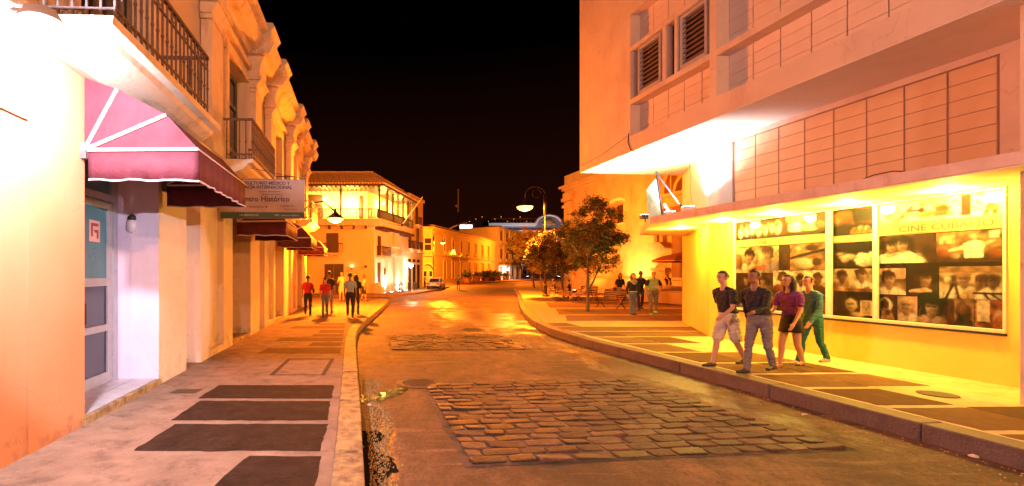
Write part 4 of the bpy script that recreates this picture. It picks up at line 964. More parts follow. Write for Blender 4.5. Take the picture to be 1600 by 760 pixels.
# front openings
def dx(x): return (x-600)/750*42+.95
d_ = bp('double_door', WOOD, lambda c: [c.box(dx(507),dx(521.5)-.01,-.06,-.005,.2,2.75), c.box(dx(521.5)+.01,dx(537),-.06,-.005,.2,2.75)])
for k in (0,1):
    x0 = dx(510+14*k); 
    for j in range(5): bp('grille_bar', IRON, lambda c: c.box(x0+.12*j,x0+.12*j+.04,-.09,-.062,1.6,2.2), FX, d_)
bp('door_surround', YB2, lambda c: [c.box(dx(504),dx(507),-.08,-.001,.2,2.9), c.box(dx(537),dx(540),-.08,-.001,.2,2.9), c.box(dx(507),dx(537),-.08,-.001,2.755,2.9)])
w_ = bp('balcony_door', WOOD, lambda c: c.box(dx(510),dx(529),-.05,-.005,3.75,5.45))
def smallbal(x0, x1, z, xf, ins, dpt=.6):
    b = bp('small_balcony', CREAM2, lambda c: c.box(x0,x1,-dpt,-.001,z-.16,z) if xf is FX else c.box(.001,dpt,x0,x1,z-.16,z), xf)
    def rails(c):
        n = int((x1-x0)/.14)
        if xf is FX:
            c.box(x0,x1,-dpt+.02,-dpt+.06,z+.8,z+.86); c.box(x0,x0+.04,-dpt,-.01,z+.8,z+.86); c.box(x1-.04,x1,-dpt,-.01,z+.8,z+.86)
            for i in range(n+1): c.box(x0+(x1-x0-.03)*i/n,x0+(x1-x0-.03)*i/n+.03,-dpt+.02,-dpt+.05,z,z+.8)
        else:
            c.box(dpt-.06,dpt-.02,x0,x1,z+.8,z+.86); c.box(.01,dpt,x0,x0+.04,z+.8,z+.86); c.box(.01,dpt,x1-.04,x1,z+.8,z+.86)
            for i in range(n+1): c.box(dpt-.05,dpt-.02,x0+(x1-x0-.03)*i/n,x0+(x1-x0-.03)*i/n+.03,z,z+.8)
            for i in range(4): c.box(.1+.14*i,.13+.14*i,x0,x0+.03,z,z+.8)
    bp('railing', WOOD, rails, xf, b)
    for e in (x0+.3, (x0+x1)/2, x1-.4):
        bp('bracket', CREAM2, lambda c: c.box(e,e+.12,-dpt+.1,-.001,z-.32,z-.163) if xf is FX else c.box(.001,dpt-.1,e,e+.12,z-.32,z-.163), xf, b)
smallbal(dx(500),dx(536),3.70,FX,0)
bp('torch_sconce', GREYF, lambda c: [c.lathe([(.03,0),(.06,.3),(.13,.5)], 8, (dx(550),-.14,2.0))])
bp('bulb', LENSY, lambda c: c.ball((dx(550),-.14,2.52), .07))
bp('wall_bracket', IRON, lambda c: [c.box(dx(569),dx(574),-.2,-.01,2.45,2.52), c.ball((dx(571.5),-.14,2.56), .09)])
# side openings (t along the side wall)
def ts(x): return (((x-600)/750*42)+.95)/(.38-(x-600)/750)/math.cos(math.atan(.38))
S_ = 1.07
bp('side_door', WOOD, lambda c: c.box(-.02,.04,.95,1.75,.2,2.9), SX)
bp('notice_board', WOOD, lambda c: c.box(.021,.06,2.6,3.0,1.8,2.4), SX)
bp('balcony_door', WOOD, lambda c: c.box(.0,.045,1.0,1.8,3.55,5.3), SX)
smallbal(.7,2.9,3.5,SX,0,.65)
for t0 in (3.7,5.0,7.2):   # white portal columns
    bp('portal_column', WB, lambda c: [c.box(.021,.34,t0,t0+.5,.75,3.6), c.box(.021,.45,t0-.12,t0+.62,.2,.75), c.box(.021,.48,t0-.14,t0+.64,3.6,3.85)], SX, bevel=.02)
bp('portal_entablature', WB, lambda c: [c.box(.021,.40,3.6,5.6,3.855,4.4), c.box(.021,.55,3.5,5.75,4.4,4.6), c.box(.021,.34,3.8,4.2,4.62,5.7), c.box(.021,.34,5.0,5.4,4.62,5.7), c.box(.021,.5,3.6,5.6,5.7,5.9)], SX, bevel=.02)
bp('portal_door', WOOD, lambda c: c.box(.021,.08,4.35,4.9,.2,3.4), SX)
for t0 in (9.9,11.5,13.1): bp('street_door', DARK, lambda c: c.box(.021,.06,t0,t0+.9,.2,2.9), SX)
bp('shop_lintel', WB, lambda c: c.box(.021,.18,9.5,14.4,2.95,3.15), SX)
for t0 in (9.9,11.5,13.1): bp('fanlight', DARK, lambda c: c.box(.021,.05,t0,t0+.9,3.2,3.5), SX)
for t0 in (10.0,12.9):
    bp('balcony_door', WOOD, lambda c: c.box(.021,.06,t0,t0+.9,4.6,7.0), SX); smallbal(t0-.2,t0+1.1,4.6,SX,0,.5)
bp('balcony_door', WOOD, lambda c: c.box(.021,.06,12.5,13.4,7.4,9.4), SX); smallbal(12.3,13.6,7.4,SX,0,.5)
bp('floor_band', CREAM2, lambda c: c.box(.021,.16,9.6,15.5,4.2,4.35), SX)
# flagpole
fp = thing('flagpole', 'bare slanting flagpole leaning out from the wooden gallery', 'flagpole', (P(628,45.5),45.5,Zp(352,45.5)))
part('pole', WHITEP, fp, lambda c: c.tube([(0,0,0),(1.9,-.9,2.55)], [.06,.035], 8), smooth=True)
part('bracket', IRON, fp, lambda c: c.box(-.12,.12,-.12,.12,-.12,.12))
# gallery and wall lamps
def wlamp(nm, x, y, z, col, pw, m=LENSY, grp='wall lamps of the gallery building', size=.12, r=.11):
    t = thing('wall_lamp', nm, 'wall lamp', (x,y,z), 0, grp)
    part('bulb', m, t, lambda c: c.ball((0,0,0), r, 12), smooth=True); part('cap', IRON, t, lambda c: c.lathe([(.05,.0),(r*.9,.02),(.03,.10)], 12, (0,0,r*.8)))
    lamp('wall_lamp_light', (0,-.02,-.22), col, pw, size, t)
wlamp('lamp glowing on the front gallery between the posts', P(549,42.2), 42.4, 8.3, (1,.6,.1), 900)
wlamp('lamp on the front gallery near the left end', P(506,42.2), 42.4, 8.5, (1,.55,.1), 450)
q = BB.matrix_world; 
def BS(x, t, z): v = SX @ Vector((x,t,0)); return (v.x-.95, v.y+42, z)
wlamp('lamp on the side gallery nearest the corner', *BS(-.4,3.6,8.6), (1,.6,.1), 450)
wlamp('lamp on the side gallery farther along', *BS(-.4,7.8,8.6), (1,.6,.1), 450)
wlamp('bright white globe lamp beside the white portal at street level', *BS(.75,8.6,2.75), (1,.7,.35), 700, LENSW, None, .15, .2)
# ground uplights and bollards
for i, (tt, nm) in enumerate(((.55,'ground uplight at the building corner plinth'),(2.6,'ground uplight below the notice board'),(4.9,'ground uplight in front of the white portal'),(7.0,'ground uplight past the white portal'))):
    p = BS(.75,tt,.18); t = thing('ground_uplight', nm, 'uplight', p, 0, 'ground uplights along the gallery building')
    part('housing', IRON, t, lambda c: c.lathe([(.2,0),(.2,.05),(.16,.06)], 14)); part('lens', LENSW, t, lambda c: c.lathe([(.15,.061),(.13,.075)], 14))
    aim = (BS(-.1,tt,.0)[0]-p[0])*.9, (BS(-.1,tt,0)[1]-p[1])*.9, 1.4
    lamp('ground_uplight_lamp', (0,0,.14), (1,.6,.38), 380, .1, t, 'SPOT', aim, math.radians(120), .8)
p = BS(.5,.1,.18); t = thing('stone_plinth', 'white stepped stone block at the corner of the gallery building', 'stone block', p, -.36)
part('block', WB, t, lambda c: [c.box(-.45,.4,-.3,.35,0,.62), c.box(-.45,.1,-.3,.35,.62,.95)], bevel=.03)
bl = None
for i, tt in enumerate((3.2,3.9,5.8,6.4,7.8,8.4)):
    p = BS(1.35,tt,.18)
    if bl is None:
        bl = thing('bollard', 'nearest thin dark bollard, below the notice board of the gallery building', 'bollard', p, 0, 'bollards in front of the white portal')
        part('shaft', IRON, bl, lambda c: c.lathe([(.07,0),(.055,.1),(.045,.75)], 10)); part('knob', IRON, bl, lambda c: c.ball((0,0,.8), .07))
    else: copy_tree(bl, None, p, label='bollard '+('','just past the notice board','before the first white portal column','before the portal door','between the portal and the white globe lamp','farthest one beside the white globe lamp')[i]+' of the gallery building')

# ================================================================== FAR BUILDINGS
def seg_building(name, label, x0, y0, x1, y1, zt, depth, m, cat='building'):
    t = thing(name, label, cat, (x0,y0,0), 0)
    a = math.atan2(-(x1-x0), (y1-y0)); Lh = math.hypot(x1-x0, y1-y0)
    t.rotation_euler = (0,0,a)     # local y along the face, +x toward the street (right side)
    c = MB(); c.box(-depth,0,0,Lh,.1,zt); c.build('wall', m, t)
    def tof(x):  # photo column -> distance along the face
        k = (x-600)/750; dxn, dyn = (x1-x0)/Lh, (y1-y0)/Lh
        return (k*y0-x0)/(dxn-k*dyn)
    return t, tof, Lh
YBt, ty, Ly = seg_building('yellow_hall', 'long two-storey yellow building beyond the parked car', 9.2, 90, 30.6, 132, 10.3, 14, YB)
part('cornice', YB, YBt, lambda c: [c.box(-14,.45,-.2,Ly+.2,10.305,10.65), c.box(-14,.2,0,Ly,9.7,9.95), c.box(-14,.25,0,Ly,5.35,5.65)])
part('parapet', mat('rust_parapet', (.34,.2,.1), (.42,.26,.14), 1, .9), YBt, lambda c: c.box(-14,.1,0,Ly,10.655,11.1))
for x in (694,707.5,720,732,743,753.5,763):
    y = ty(x); hw = .55 if x > 700 else .4
    w = part('window', DARK, YBt, lambda c: c.box(.0,.05,y-hw,y+hw,6.5,9.0)); part('frame', YB2, w, lambda c: [c.box(.0,.16,y-hw-.2,y-hw,6.4,9.1), c.box(.0,.16,y+hw,y+hw+.2,6.4,9.1), c.box(.0,.2,y-hw-.3,y+hw+.3,9.1,9.3)])
    part('balustrade', YB2, YBt, lambda c: [c.box(.0,.45,y-hw-.5,y+hw+.5,5.66,5.8), c.box(.3,.42,y-hw-.5,y+hw+.5,6.3,6.42)]+[c.box(.32,.4,y-hw-.4+.3*i,y-hw-.25+.3*i,5.8,6.3) for i in range(int((2*hw+.9)/.3))])
for x in (694.5,707.5,720.5,732.5,743.5,754,763.5):
    y = ty(x); part('shuttered_window', mat('brown_shutter', (.42,.22,.08), (.36,.18,.06), 2, .7), YBt, lambda c: c.box(.0,.06,y-.75,y+.75,.9,4.3)); part('frame', YB2, YBt, lambda c: [c.box(.0,.2,y-.95,y-.75,.8,4.4), c.box(.0,.2,y+.75,y+.95,.8,4.4), c.box(.0,.25,y-1.1,y+1.1,4.4,4.6)])
part('worn_sign_band', mat('worn_sign', (.45,.22,.08), (.25,.1,.04), 6, .8), YBt, lambda c: [c.box(.02,.06,ty(706),ty(716),4.7,5.25), c.box(.02,.06,ty(719),ty(731),4.7,5.2)])
# corner part of the yellow hall that faces the camera
YC = thing('yellow_corner_house', 'yellow corner front with an arched doorway and one balcony window', 'building', (9.2,90,0), 0)
part('wall', YB, YC, lambda c: c.prism([(-8,-1.5),(-.2,-.3),(0,0),(-6,8),(-14,8)], .1, 10.3)); part('cornice', YB, YC, lambda c: c.prism([(-8.2,-1.95),(.2,-.65),(.3,0),(-6,8),(-14,8)], 10.305, 10.65))
cx = P(668.5,89)-9.2
wv = part('window', DARK, YC, lambda c: c.box(cx-.62,cx+.62,-1.0,-.3,6.3,8.5)); part('frame', YB2, wv, lambda c: [c.box(cx-.8,cx-.62,-1.05,-.3,6.2,8.7), c.box(cx+.62,cx+.8,-1.05,-.3,6.2,8.7), c.box(cx-.62,cx+.62,-1.04,-.3,7.35,7.5), c.box(cx-.8,cx+.8,-1.06,-.3,8.5,8.7)])
part('balustrade', YB2, YC, lambda c: [c.box(cx-.95,cx+.95,-1.5,-.3,5.2,5.35), c.box(cx-.95,cx+.95,-1.5,-1.35,6.0,6.12)]+[c.box(cx-.9+.3*i,cx-.75+.3*i,-1.5,-1.38,5.35,6.0) for i in range(7)])
ar = part('arched_doorway', YB2, YC, lambda c: [c.ext([(cx-1.2+0,.2)]+[(cx-1.2*math.cos(PI*k/10),2.6+1.2*math.sin(PI*k/10)) for k in range(11)]+[(cx+1.2,.2)], -1.0, -.5, 0, 'x')] if False else [c.add([(cx-1.25*math.cos(PI*k/12),yy_,2.7+1.25*math.sin(PI*k/12)) for yy_ in (-1.3,) for k in range(13)]+[(cx-1.0*math.cos(PI*k/12),-1.3,2.7+1.0*math.sin(PI*k/12)) for k in range(13)], [(k,k+1,14+k,13+k) for k in range(12)])])
part('double_door', WB, YC, lambda c: [c.box(cx-1.0,cx-.06,-1.25,-1.1,.2,2.6), c.box(cx+.06,cx+1.0,-1.25,-1.1,.2,2.6)]); part('pane', GLASSD, YC, lambda c: [c.box(cx-.8,cx-.25,-1.28,-1.255,1.4,2.4)]); part('pane', GLASSD, YC, lambda c: [c.box(cx+.25,cx+.8,-1.28,-1.255,1.4,2.4)])
# white three-storey building
WBt, tw, Lw = seg_building('white_office_building', 'white three-storey building with pilasters beyond the yellow hall', 32.9, 139, 44.5, 157, 15.4, 12, WB)
for zc in (5.1,10.2,15.2): part('cornice', WB, WBt, lambda c: c.box(-12,.5,-.1,Lw+.1,zc,zc+.35))
for i in range(5): part('pilaster', WB, WBt, lambda c: c.box(.0,.3,i*Lw/4-.4 if i else 0,i*Lw/4+.4,.2,15.19))
for zf in (1.2,6.4,11.6):
    for i in range(4):
        yc = (i+.5)*Lw/4; w = part('window', DARK, WBt, lambda c: c.box(.0,.06,yc-.8,yc+.8,zf,zf+2.8)); part('frame', WB, w, lambda c: [c.box(.0,.15,yc-1.0,yc-.8,zf,zf+2.9), c.box(.0,.15,yc+.8,yc+1.0,zf,zf+2.9)])
        if zf > 2: part('balustrade', WB, WBt, lambda c: c.box(.05,.5,yc-1.2,yc+1.2,zf-.9,zf-.05))
part('awning_band', mat('cream_fascia', (.8,.7,.45), rough=.6), WBt, lambda c: c.box(.0,1.6,0,Lw,4.2,4.6))
BT = thing('brown_block', 'dark brown windowless block rising behind the yellow hall', 'building', (22,150,0), 0)
part('wall', BRICKB, BT, lambda c: c.box(2,14.5,0,10,.1,16.4)); part('parapet', BRICKB, BT, lambda c: c.box(1.8,14.7,-.2,10,16.4,16.9))
LR = thing('dark_roofed_block', 'low dark-roofed block behind the yellow hall with a pale skylight strip', 'building', (8,150,0), 0)
part('wall', BRICKB, LR, lambda c: c.box(-4,22,6,16,.1,16.0)); part('roof', mat('dark_roof', (.06,.03,.02), (.09,.045,.03), 1, .9), LR, lambda c: c.ext([(5,16.0),(11,17.6),(17,16)], -4, 23, 0, 'x'))
for k in range(3): part('roof_light', mat('pale_roof_sheet', (.4,.25,.15), rough=.8), LR, lambda c: c.box(2+3.3*k,4+3.3*k,5.4,5.8,16.05,16.4))
RC = thing('curved_roof_canopy', 'pale curved roof canopy rising beside the lit rooftop room', 'roof canopy', (P(700,148),148,16.4), 0)
part('sheet', WB, RC, lambda c: c.ext([(6.8*k/10-1, 2.4*math.sin(PI*k/20)-1.2) for k in range(11)]+[(6.8*k/10-1, 2.4*math.sin(PI*k/20)-1.7) for k in range(10,-1,-1)], 0, 1.2, 0, 'y'))
RB = thing('rooftop_room', 'brightly lit white rooftop room', 'rooftop room', (P(729,148),147.5,15.4), 0)
part('wall', BRICKB, RB, lambda c: c.box(-2.6,2.6,.1,3,-.2,1.9)); 
for k in (-1.2,.75): part('lit_window', mat('lit_cool_window', (.9,.95,1), emit=(.85,.92,1), est=3.0), RB, lambda c: c.box(k-.9,k+.9,0,.09,.1,1.5))
AM = thing('radio_mast', 'tall thin dark red radio mast against the night sky', 'mast', (P(715.5,165),165,0), 0)
part('mast', mat('dark_red_mast', (.10,.02,.015), rough=.6), AM, lambda c: [c.tube([(sx_*.35,sy_*.35,0),(sx_*.12,sy_*.12,41)], .06, 4) for sx_, sy_ in ((-1,-1),(1,-1),(0,1))]+[c.box(-.32+.0075*k*.3,.32-.0075*k*.3,-.3,-.24,k,k+.07) for k in range(15,41)])
part('dish', WB, AM, lambda c: [c.ball((-.6,-.3,25.2), (.5,.3,.5)), c.box(-.1,.2,-.35,-.1,23,31)])
BH = thing('blue_palace', 'large blue-grey building with a white arched cornice closing the street', 'building', (P(765,190),190,0), 0)
BHw = P(905,190)-P(765,190)
TRIM = mat('white_cornice', (.85,.8,.76), rough=.7)
part('wall', BLUEB, BH, lambda c: c.box(0,BHw,0,15,.1,21.2))
ax = P(857,190)-P(765,190)
part('cornice', TRIM, BH, lambda c: [c.box(-.5,ax-5.2,-.9,.0,20.8,21.9), c.box(-.5,BHw,-.5,-.01,18.4,19.1), c.box(ax+5.2,BHw,-.9,0,20.8,21.9)])
part('arched_gable', BLUEB, BH, lambda c: c.ext([(ax-4.9,20.2)]+[(ax-4.9*math.cos(PI*k/12),21.2+3.2*math.sin(PI*k/12)) for k in range(13)]+[(ax+4.9,20.2)], -.4, .5, 0, 'x') if False else c.add([(ax-4.9*math.cos(PI*k/12),-.3,21.+3.4*math.sin(PI*k/12)) for k in range(13)], [tuple(range(13))]))
part('arch_trim', TRIM, BH, lambda c: c.tube([(ax-5.2*math.cos(PI*k/14),-.5,21.2+3.9*math.sin(PI*k/14)) for k in range(15)], .5, 6))
part('gable_relief', mat('orange_relief', (.6,.35,.15), (.4,.2,.1), 1, .8), BH, lambda c: [c.ball((ax,-.5,22.2), (1.5,.3,1.3)), c.ball((ax-2,-.4,21.6), (.8,.2,.6)), c.ball((ax+2,-.4,21.6), (.8,.2,.6))])
part('roof', mat('dark_roof2', (.05,.025,.02), (.08,.04,.03), 1, .9), BH, lambda c: c.ext([(1.,21.3),(3,24.0),(12,24.0),(14,21.3)], 0, BHw, 0, 'x'))
part('roof_terrace_rail', mat('ochre_rail', (.5,.32,.1), rough=.7), BH, lambda c: [c.box(.5,BHw,.3,.4,23.6,23.8)]+[c.box(1+1.4*k,1.15+1.4*k,.3,.4,22,23.6) for k in range(int(BHw/1.4)-1)])
for zf in (2,8,14):
    for k in range(9):
        x = 2.2+k*3.9; lit = (zf == 14 and k in (2,)) or (zf == 8 and k in (2,3))
        w = part('window', mat('lit_cool_window2', (.9,.95,1), emit=(.8,.88,1.), est=1.6) if lit else DARK, BH, lambda c: c.box(x-.75,x+.75,-.12,-.01,zf,zf+3.4)); part('frame', TRIM, w, lambda c: [c.box(x-1.05,x-.75,-.2,-.01,zf-.2,zf+3.6), c.box(x+.75,x+1.05,-.2,-.01,zf-.2,zf+3.6), c.box(x-1.2,x+1.2,-.25,-.01,zf+3.6,zf+4.0)])
part('lit_entrance_sign', mat('orange_sign', (1,.6,.2), emit=(1.,.6,.2), est=1.2), BH, lambda c: c.box(P(806,190)-P(765,190),P(816,190)-P(765,190),-.5,-.3,11.5,17))
c = MB()
for k in range(10): c.ball((P(735+10*k,188)-P(765,190),0,21.6+(k%3)*.9+1), .16, 6)
stuff(c.build('roof_lights', mat('amber_bulb', (1,.6,.2), emit=(1,.5,.1), est=.8), BH))
# far closing wall left so that the night does not show under roofs
FB = thing('distant_row', 'dim low row of houses at the far end of the street', 'building', (60,230,0), 0)
part('wall', BRICKB, FB, lambda c: c.box(-15,60,0,10,.1,12)); part('roof', mat('dark_roof'
, (.05,.02,.02)), FB, lambda c: c.ext([(-1,12.01),(5,14),(11,12.01)], -15, 60, 0, 'x'))

# ================================================================== CHURCH
CH = thing('church', 'ochre lime-washed church with a heavy cornice behind the trees', 'church', (24.8,0,0), math.atan(.125))
YA, YZ = 20, 49.6
def cp(name, m, fn, parent=None, **k):
    c = MB(); fn(c); return c.build(name, m, parent or CH, **k)
# wall with a deep window
wy, wz0, wz1 = 41.0, 6.15, 7.9
c = MB(); c.box(0,9,YA,wy-.9,.1,10.1); c.box(0,9,wy+.9,YZ,.1,10.1); c.box(0,9,wy-.9,wy+.9,.1,wz0); c.box(0,9,wy-.9,wy+.9,wz1,10.1); c.box(.6,9,wy-.9,wy+.9,wz0,wz1)
c.build('wall', CHURCH, CH)
cp('window_shutter', WOOD, lambda c: [c.box(.5,.59,wy-.75,wy+.65,wz0+.1,wz1-.12)]+[c.box(.44,.5,wy-.7+.28*k,wy-.62+.28*k,wz0+.1,wz1-.12) for k in range(5)])
cp('window_head', CREAM2, lambda c: [c.add([(-.03,wy+1.25*math.cos(PI*k/10),wz1+.0+.42*math.sin(PI*k/10)) for k in range(11)]+[(.02,wy+.9*math.cos(PI*k/10),wz1-.05+.06*math.sin(PI*k/10)) for k in range(11)], [(k,k+1,12+k,11+k) for k in range(10)]), c.box(-.05,.6,wy-1.1,wy+1.1,wz0-.12,wz0-.002)])
cp('plinth', CHURCH, lambda c: [c.box(-.22,-.002,YA,YZ,.1,1.45), c.ext([(-.30,1.452),(-.12,1.62),(-.002,1.62),(-.002,1.452)], YA, YZ)])
cp('cornice', CHURCH, lambda c: [c.box(-.12,9,YA,YZ+.1,10.102,10.35), c.box(-.32,9,YA,YZ+.3,10.352,10.62), c.box(-.55,9,YA,YZ+.5,10.622,10.85)], bevel=.02)
cp('parapet', CHURCH, lambda c: [c.box(-.1,9,YA,YZ+.1,10.852,11.9)])
cp('corner_pilaster', CHURCH, lambda c: [c.box(-.22,-.001,YZ-1.6,YZ,.1,9.2), c.box(-.35,-.001,YZ-1.75,YZ+.2,8.6,8.9), c.box(-.42,-.001,YZ-1.8,YZ+.25,9.25,9.6), c.box(-.32,-.001,YZ-1.7,YZ+.1,9.6,10.1)], bevel=.02)
cp('wall_plaque', mat('brown_plaque', (.35,.2,.1), rough=.7), lambda c: c.box(-.04,-.001,44.2,46.2,2.2,3.1))
# portal: pilasters, arch with niche, door
py_ = lambda x: 24.8/((x-600)/750+.125)
for yp in (35.0, 35.55): cp('portal_pilaster', CHURCH, lambda c: c.box(-.35,-.001,yp,yp+.35,4.155,6.6), bevel=.02)
cp('pilaster_corbel', CHURCH, lambda c: c.ext([(-.9,4.15),(-.45,3.75),(-.001,3.75),(-.001,4.15)], 34.6, 36.3))
cp('portal_pedestal', CHURCH, lambda c: [c.box(-.45,-.001,34.6,36.2,2.1,2.35), c.box(-.3,-.001,34.8,36.0,.2,2.1)], bevel=.02)
cp('portal_entablature', CHURCH, lambda c: [c.box(-.45,-.001,29,36.3,6.602,6.9), c.box(-.36,-.001,29,36.1,6.9,7.3), c.box(-.7,-.001,28.9,36.5,7.3,7.55)], bevel=.02)
def arch(c, yc, z, r, w, x0, x1, n=16):
    for k in range(n):
        a, b = PI*k/n, PI*(k+1)/n
        q = [(yc+rr*math.cos(t), z+rr*math.sin(t)) for rr, t in ((r,a),(r+w,a),(r+w,b),(r,b))]
        c.ext(q, x0, x1, 0, 'x') if False else c.add([(x0,)+p for p in q]+[(x1,)+p for p in q], [(0,1,2,3),(7,6,5,4),(0,4,5,1),(1,5,6,2),(2,6,7,3),(3,7,4,0)])
cp('portal_arch', CHURCH, lambda c: [arch(c, 32.6, 7.56, 2.2, .35, -.4, -.001), arch(c, 32.6, 7.56, 1.0, .25, -.45, -.001), c.box(-.4,-.001,34.05,34.15,7.6,9.3)], bevel=.0)
cp('niche', JOINT, lambda c: [c.box(-.02,-.0015,31.9,33.3,7.6,8.7)])
cp('niche_statue', CHURCH, lambda c: [c.lathe([(.3,0),(.26,.3),(.2,.7),(.24,.9),(.1,1.0),(.14,1.15),(.05,1.32)], 10, (-.35,32.6,7.56))])
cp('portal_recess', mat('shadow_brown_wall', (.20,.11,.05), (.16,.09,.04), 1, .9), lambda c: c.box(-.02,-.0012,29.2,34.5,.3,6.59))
cp('church_door', WOOD, lambda c: [c.box(-.12,-.021,30.4,33.6,.9,5.6)]+[c.box(-.16,-.12,30.6+.6*k,30.9+.6*k,1.2,5.3) for k in range(5)])
cp('church_steps', SIDEW, lambda c: [c.box(-3.6+.5*k,-.25,27,37.2-.5*k,.15,.36+.17*k) for k in range(5)], bevel=.015)
cp('step_block', CHURCH, lambda c: [c.box(-5.2,-3.65,27,34.2,.15,.85)], bevel=.03)
def floodg(nm, x, y, aim, col, power, ang=110, sz=.15):
    t = thing('ground_floodlight', nm, 'floodlight', (x,y,.2), 0, 'ground floodlights of the church')
    part('housing', IRON, t, lambda c: c.box(-.16,.16,-.1,.1,.05,.26), bevel=.02); part('lens', LENSY, t, lambda c: c.box(-.14,.14,-.08,.08,.261,.266)); part('foot', IRON, t, lambda c: c.box(-.1,.1,-.04,.04,0,.05))
    lamp('ground_floodlight_lamp', (0,0,.34), col, power, sz, t, 'SPOT', aim, math.radians(ang), .9)
def CWd(x, y): v = Matrix.Rotation(math.atan(.125), 4, 'Z') @ Vector((x,y,0)); return v.x+24.8, v.y
p = CWd(-2.0,37.8); floodg('floodlight at the church wall beside the portal steps', p[0], p[1], (1,.2,1.2), (1,.55,.12), 1900)
p = CWd(-2.4,43.5); floodg('floodlight at the church wall behind the trees', p[0], p[1], (1,.2,1.2), (1,.38,.04), 700)
# red parasol
t = thing('market_parasol', 'dusty red market parasol beside the church door', 'parasol', (P(1066,31),31,.2), 0)
part('canopy', mat('red_parasol_cloth', (.17,.05,.04), (.13,.035,.03), 2, .8), t, lambda c: c.lathe([(1.75,2.45),(1.8,2.6),(1.2,2.85),(.05,3.1)], 8))
part('stripe', mat('tan_stripe', (.5,.3,.12), rough=.8), t, lambda c: c.lathe([(1.81,2.50),(1.81,2.55)], 8)); part('pole', WOOD, t, lambda c: c.tube([(0,0,0),(0,0,3.1)], .03)); part('base', KERB, t, lambda c: c.lathe([(.3,0),(.3,.08),(.05,.12)], 12))

# ================================================================== STREET LAMPS
def street_lamp(label, x, y, z0, hz, side, arm, power, col=SOD2, s=1., rz=0, grp='curled-arm street lamps'):
    t = thing('street_lamp', label, 'street lamp', (x,y,z0), rz, grp)
    H = hz-z0
    part('base', IRON, t, lambda c: c.lathe([(.22,0),(.22,.12),(.15,.2),(.12,.8),(.15,.85),(.09,.95)], 12), smooth=False)
    part('pole', IRON, t, lambda c: c.tube([(0,0,.9),(0,0,H+1.0)], [.085,.055], 10), smooth=True)
    a = side*arm
    def fa(c):
        pts = [(0,0,H+.2),(.02*side,0,H+.8)]+[(a/2-a/2*math.cos(PI*k/12),0,H+.85+.62*math.sin(PI*k/12)) for k in range(1,13)]+[(a,0,H+.35)]
        c.tube(pts, .035, 8)
        c.tube([(a*.42+.34*math.cos(q),0,H+.95+.3*math.sin(q)) for q in [k*.5 for k in range(12)]], .018, 6)
        c.box(-.12,.12,-.05,.05,H-.6,H+.9)
    part('curled_arm', IRON, t, fa, smooth=True)
    part('lamp_shade', IRON, t, lambda c: c.lathe([(.04*s,.42*s),(.06*s,.28*s),(.12*s,.18*s),(.34*s,.06*s),(.40*s,.0),(.38*s,-.01)], 20, (a,0,H)), smooth=True)
    part('lamp_lens', LENS, t, lambda c: c.lathe([(.37*s,-.012),(.34*s,-.09*s),(.22*s,-.17*s),(.05*s,-.2*s)], 20, (a,0,H)), smooth=True)
    lamp('street_lamp_light', (a,0,H-.34), col, power, .15, t)
    return t
street_lamp('tall street lamp on the plaza kerb, glowing left of the nearest tree', P(852,35.4), 35.4, .2, 6.85, -1, 1.5, 15000, s=1.55)
street_lamp('street lamp before the yellow hall, left one of the pair', P(677.5,78), 78, .2, Zp(379,78), 1, 1.5, 22000, s=1.1)
street_lamp('street lamp before the yellow hall, lower right one of the pair', P(699.5,100), 100, .2, Zp(391,100), 1, 1.0, 20000, s=1.1)
street_lamp('distant street lamp in front of the white building', P(745,150), 150, .2, Zp(411,150), -1, 1.0, 18000, s=1.5)
street_lamp('distant street lamp seen through the tree crowns', P(830,120), 120, .2, Zp(374,120), -1, 1.6, 22000, s=1.4)
# the same lamps go on behind the photographer
street_lamp('street lamp on the left pavement behind the photographer', -1.2, -9.5, .2, 6.9, 1, 1.6, 1700, (1.,.56,.44), grp='curled-arm street lamps')
street_lamp('street lamp on the right pavement behind the photographer', 7.9, -4.6, .2, 6.9, -1, 1.4, 2700, (1.,.36,.13), grp='curled-arm street lamps')

t = thing('added_doorway_spot', 'added unseen white spotlight on a post behind the camera, aimed at the left doorway', 'street lamp', (6.9,-4.3,.2), 0)  # narrow spot added out of view to brighten the doorway reveal and door
part('pole', IRON, t, lambda c: c.tube([(0,0,0),(0,0,3.5),(-.3,0,3.6)], .05, 8)); part('lamp_lens', LENSW, t, lambda c: c.ball((-.35,0,3.5), (.16,.16,.08)))
lamp('added_doorway_spot_light', (-.35,.1,3.4), (.88,.80,1.), 4200, .06, t, 'SPOT', (-10.3,11.0,-1.9), math.radians(17), .35)


for nm, x, pw, col in (('added floodlight brightening the blue palace front, left',45,7500,(.9,.85,1)),('added floodlight brightening the blue palace front, middle',54,7500,(.95,.88,.95)),('added floodlight brightening the palace arch',66,7500,(1,.88,.8))):  # floodlights added to brighten the dark palace front
    t = thing('added_palace_light', nm, 'floodlight', (x,181,.2), 0, 'added floodlights of the blue palace')
    part('housing', IRON, t, lambda c: c.box(-.4,.4,-.3,.3,.1,.7)); part('lens', LENSW, t, lambda c: c.box(-.35,.35,-.25,.25,.701,.71)); part('foot', IRON, t, lambda c: c.box(-.2,.2,-.1,.1,0,.1))
    lamp('added_palace_light_lamp', (0,0,1.0), col, pw, .4, t, 'SPOT', (0,.6,1), math.radians(90), .9)
wlamp('added lamp brightening the entrance of the white office building', 36.6, 141.5, 3.2, (1,.85,.6), 2500, LENSW, None, .3, .35)  # lamp added to light up the white building front

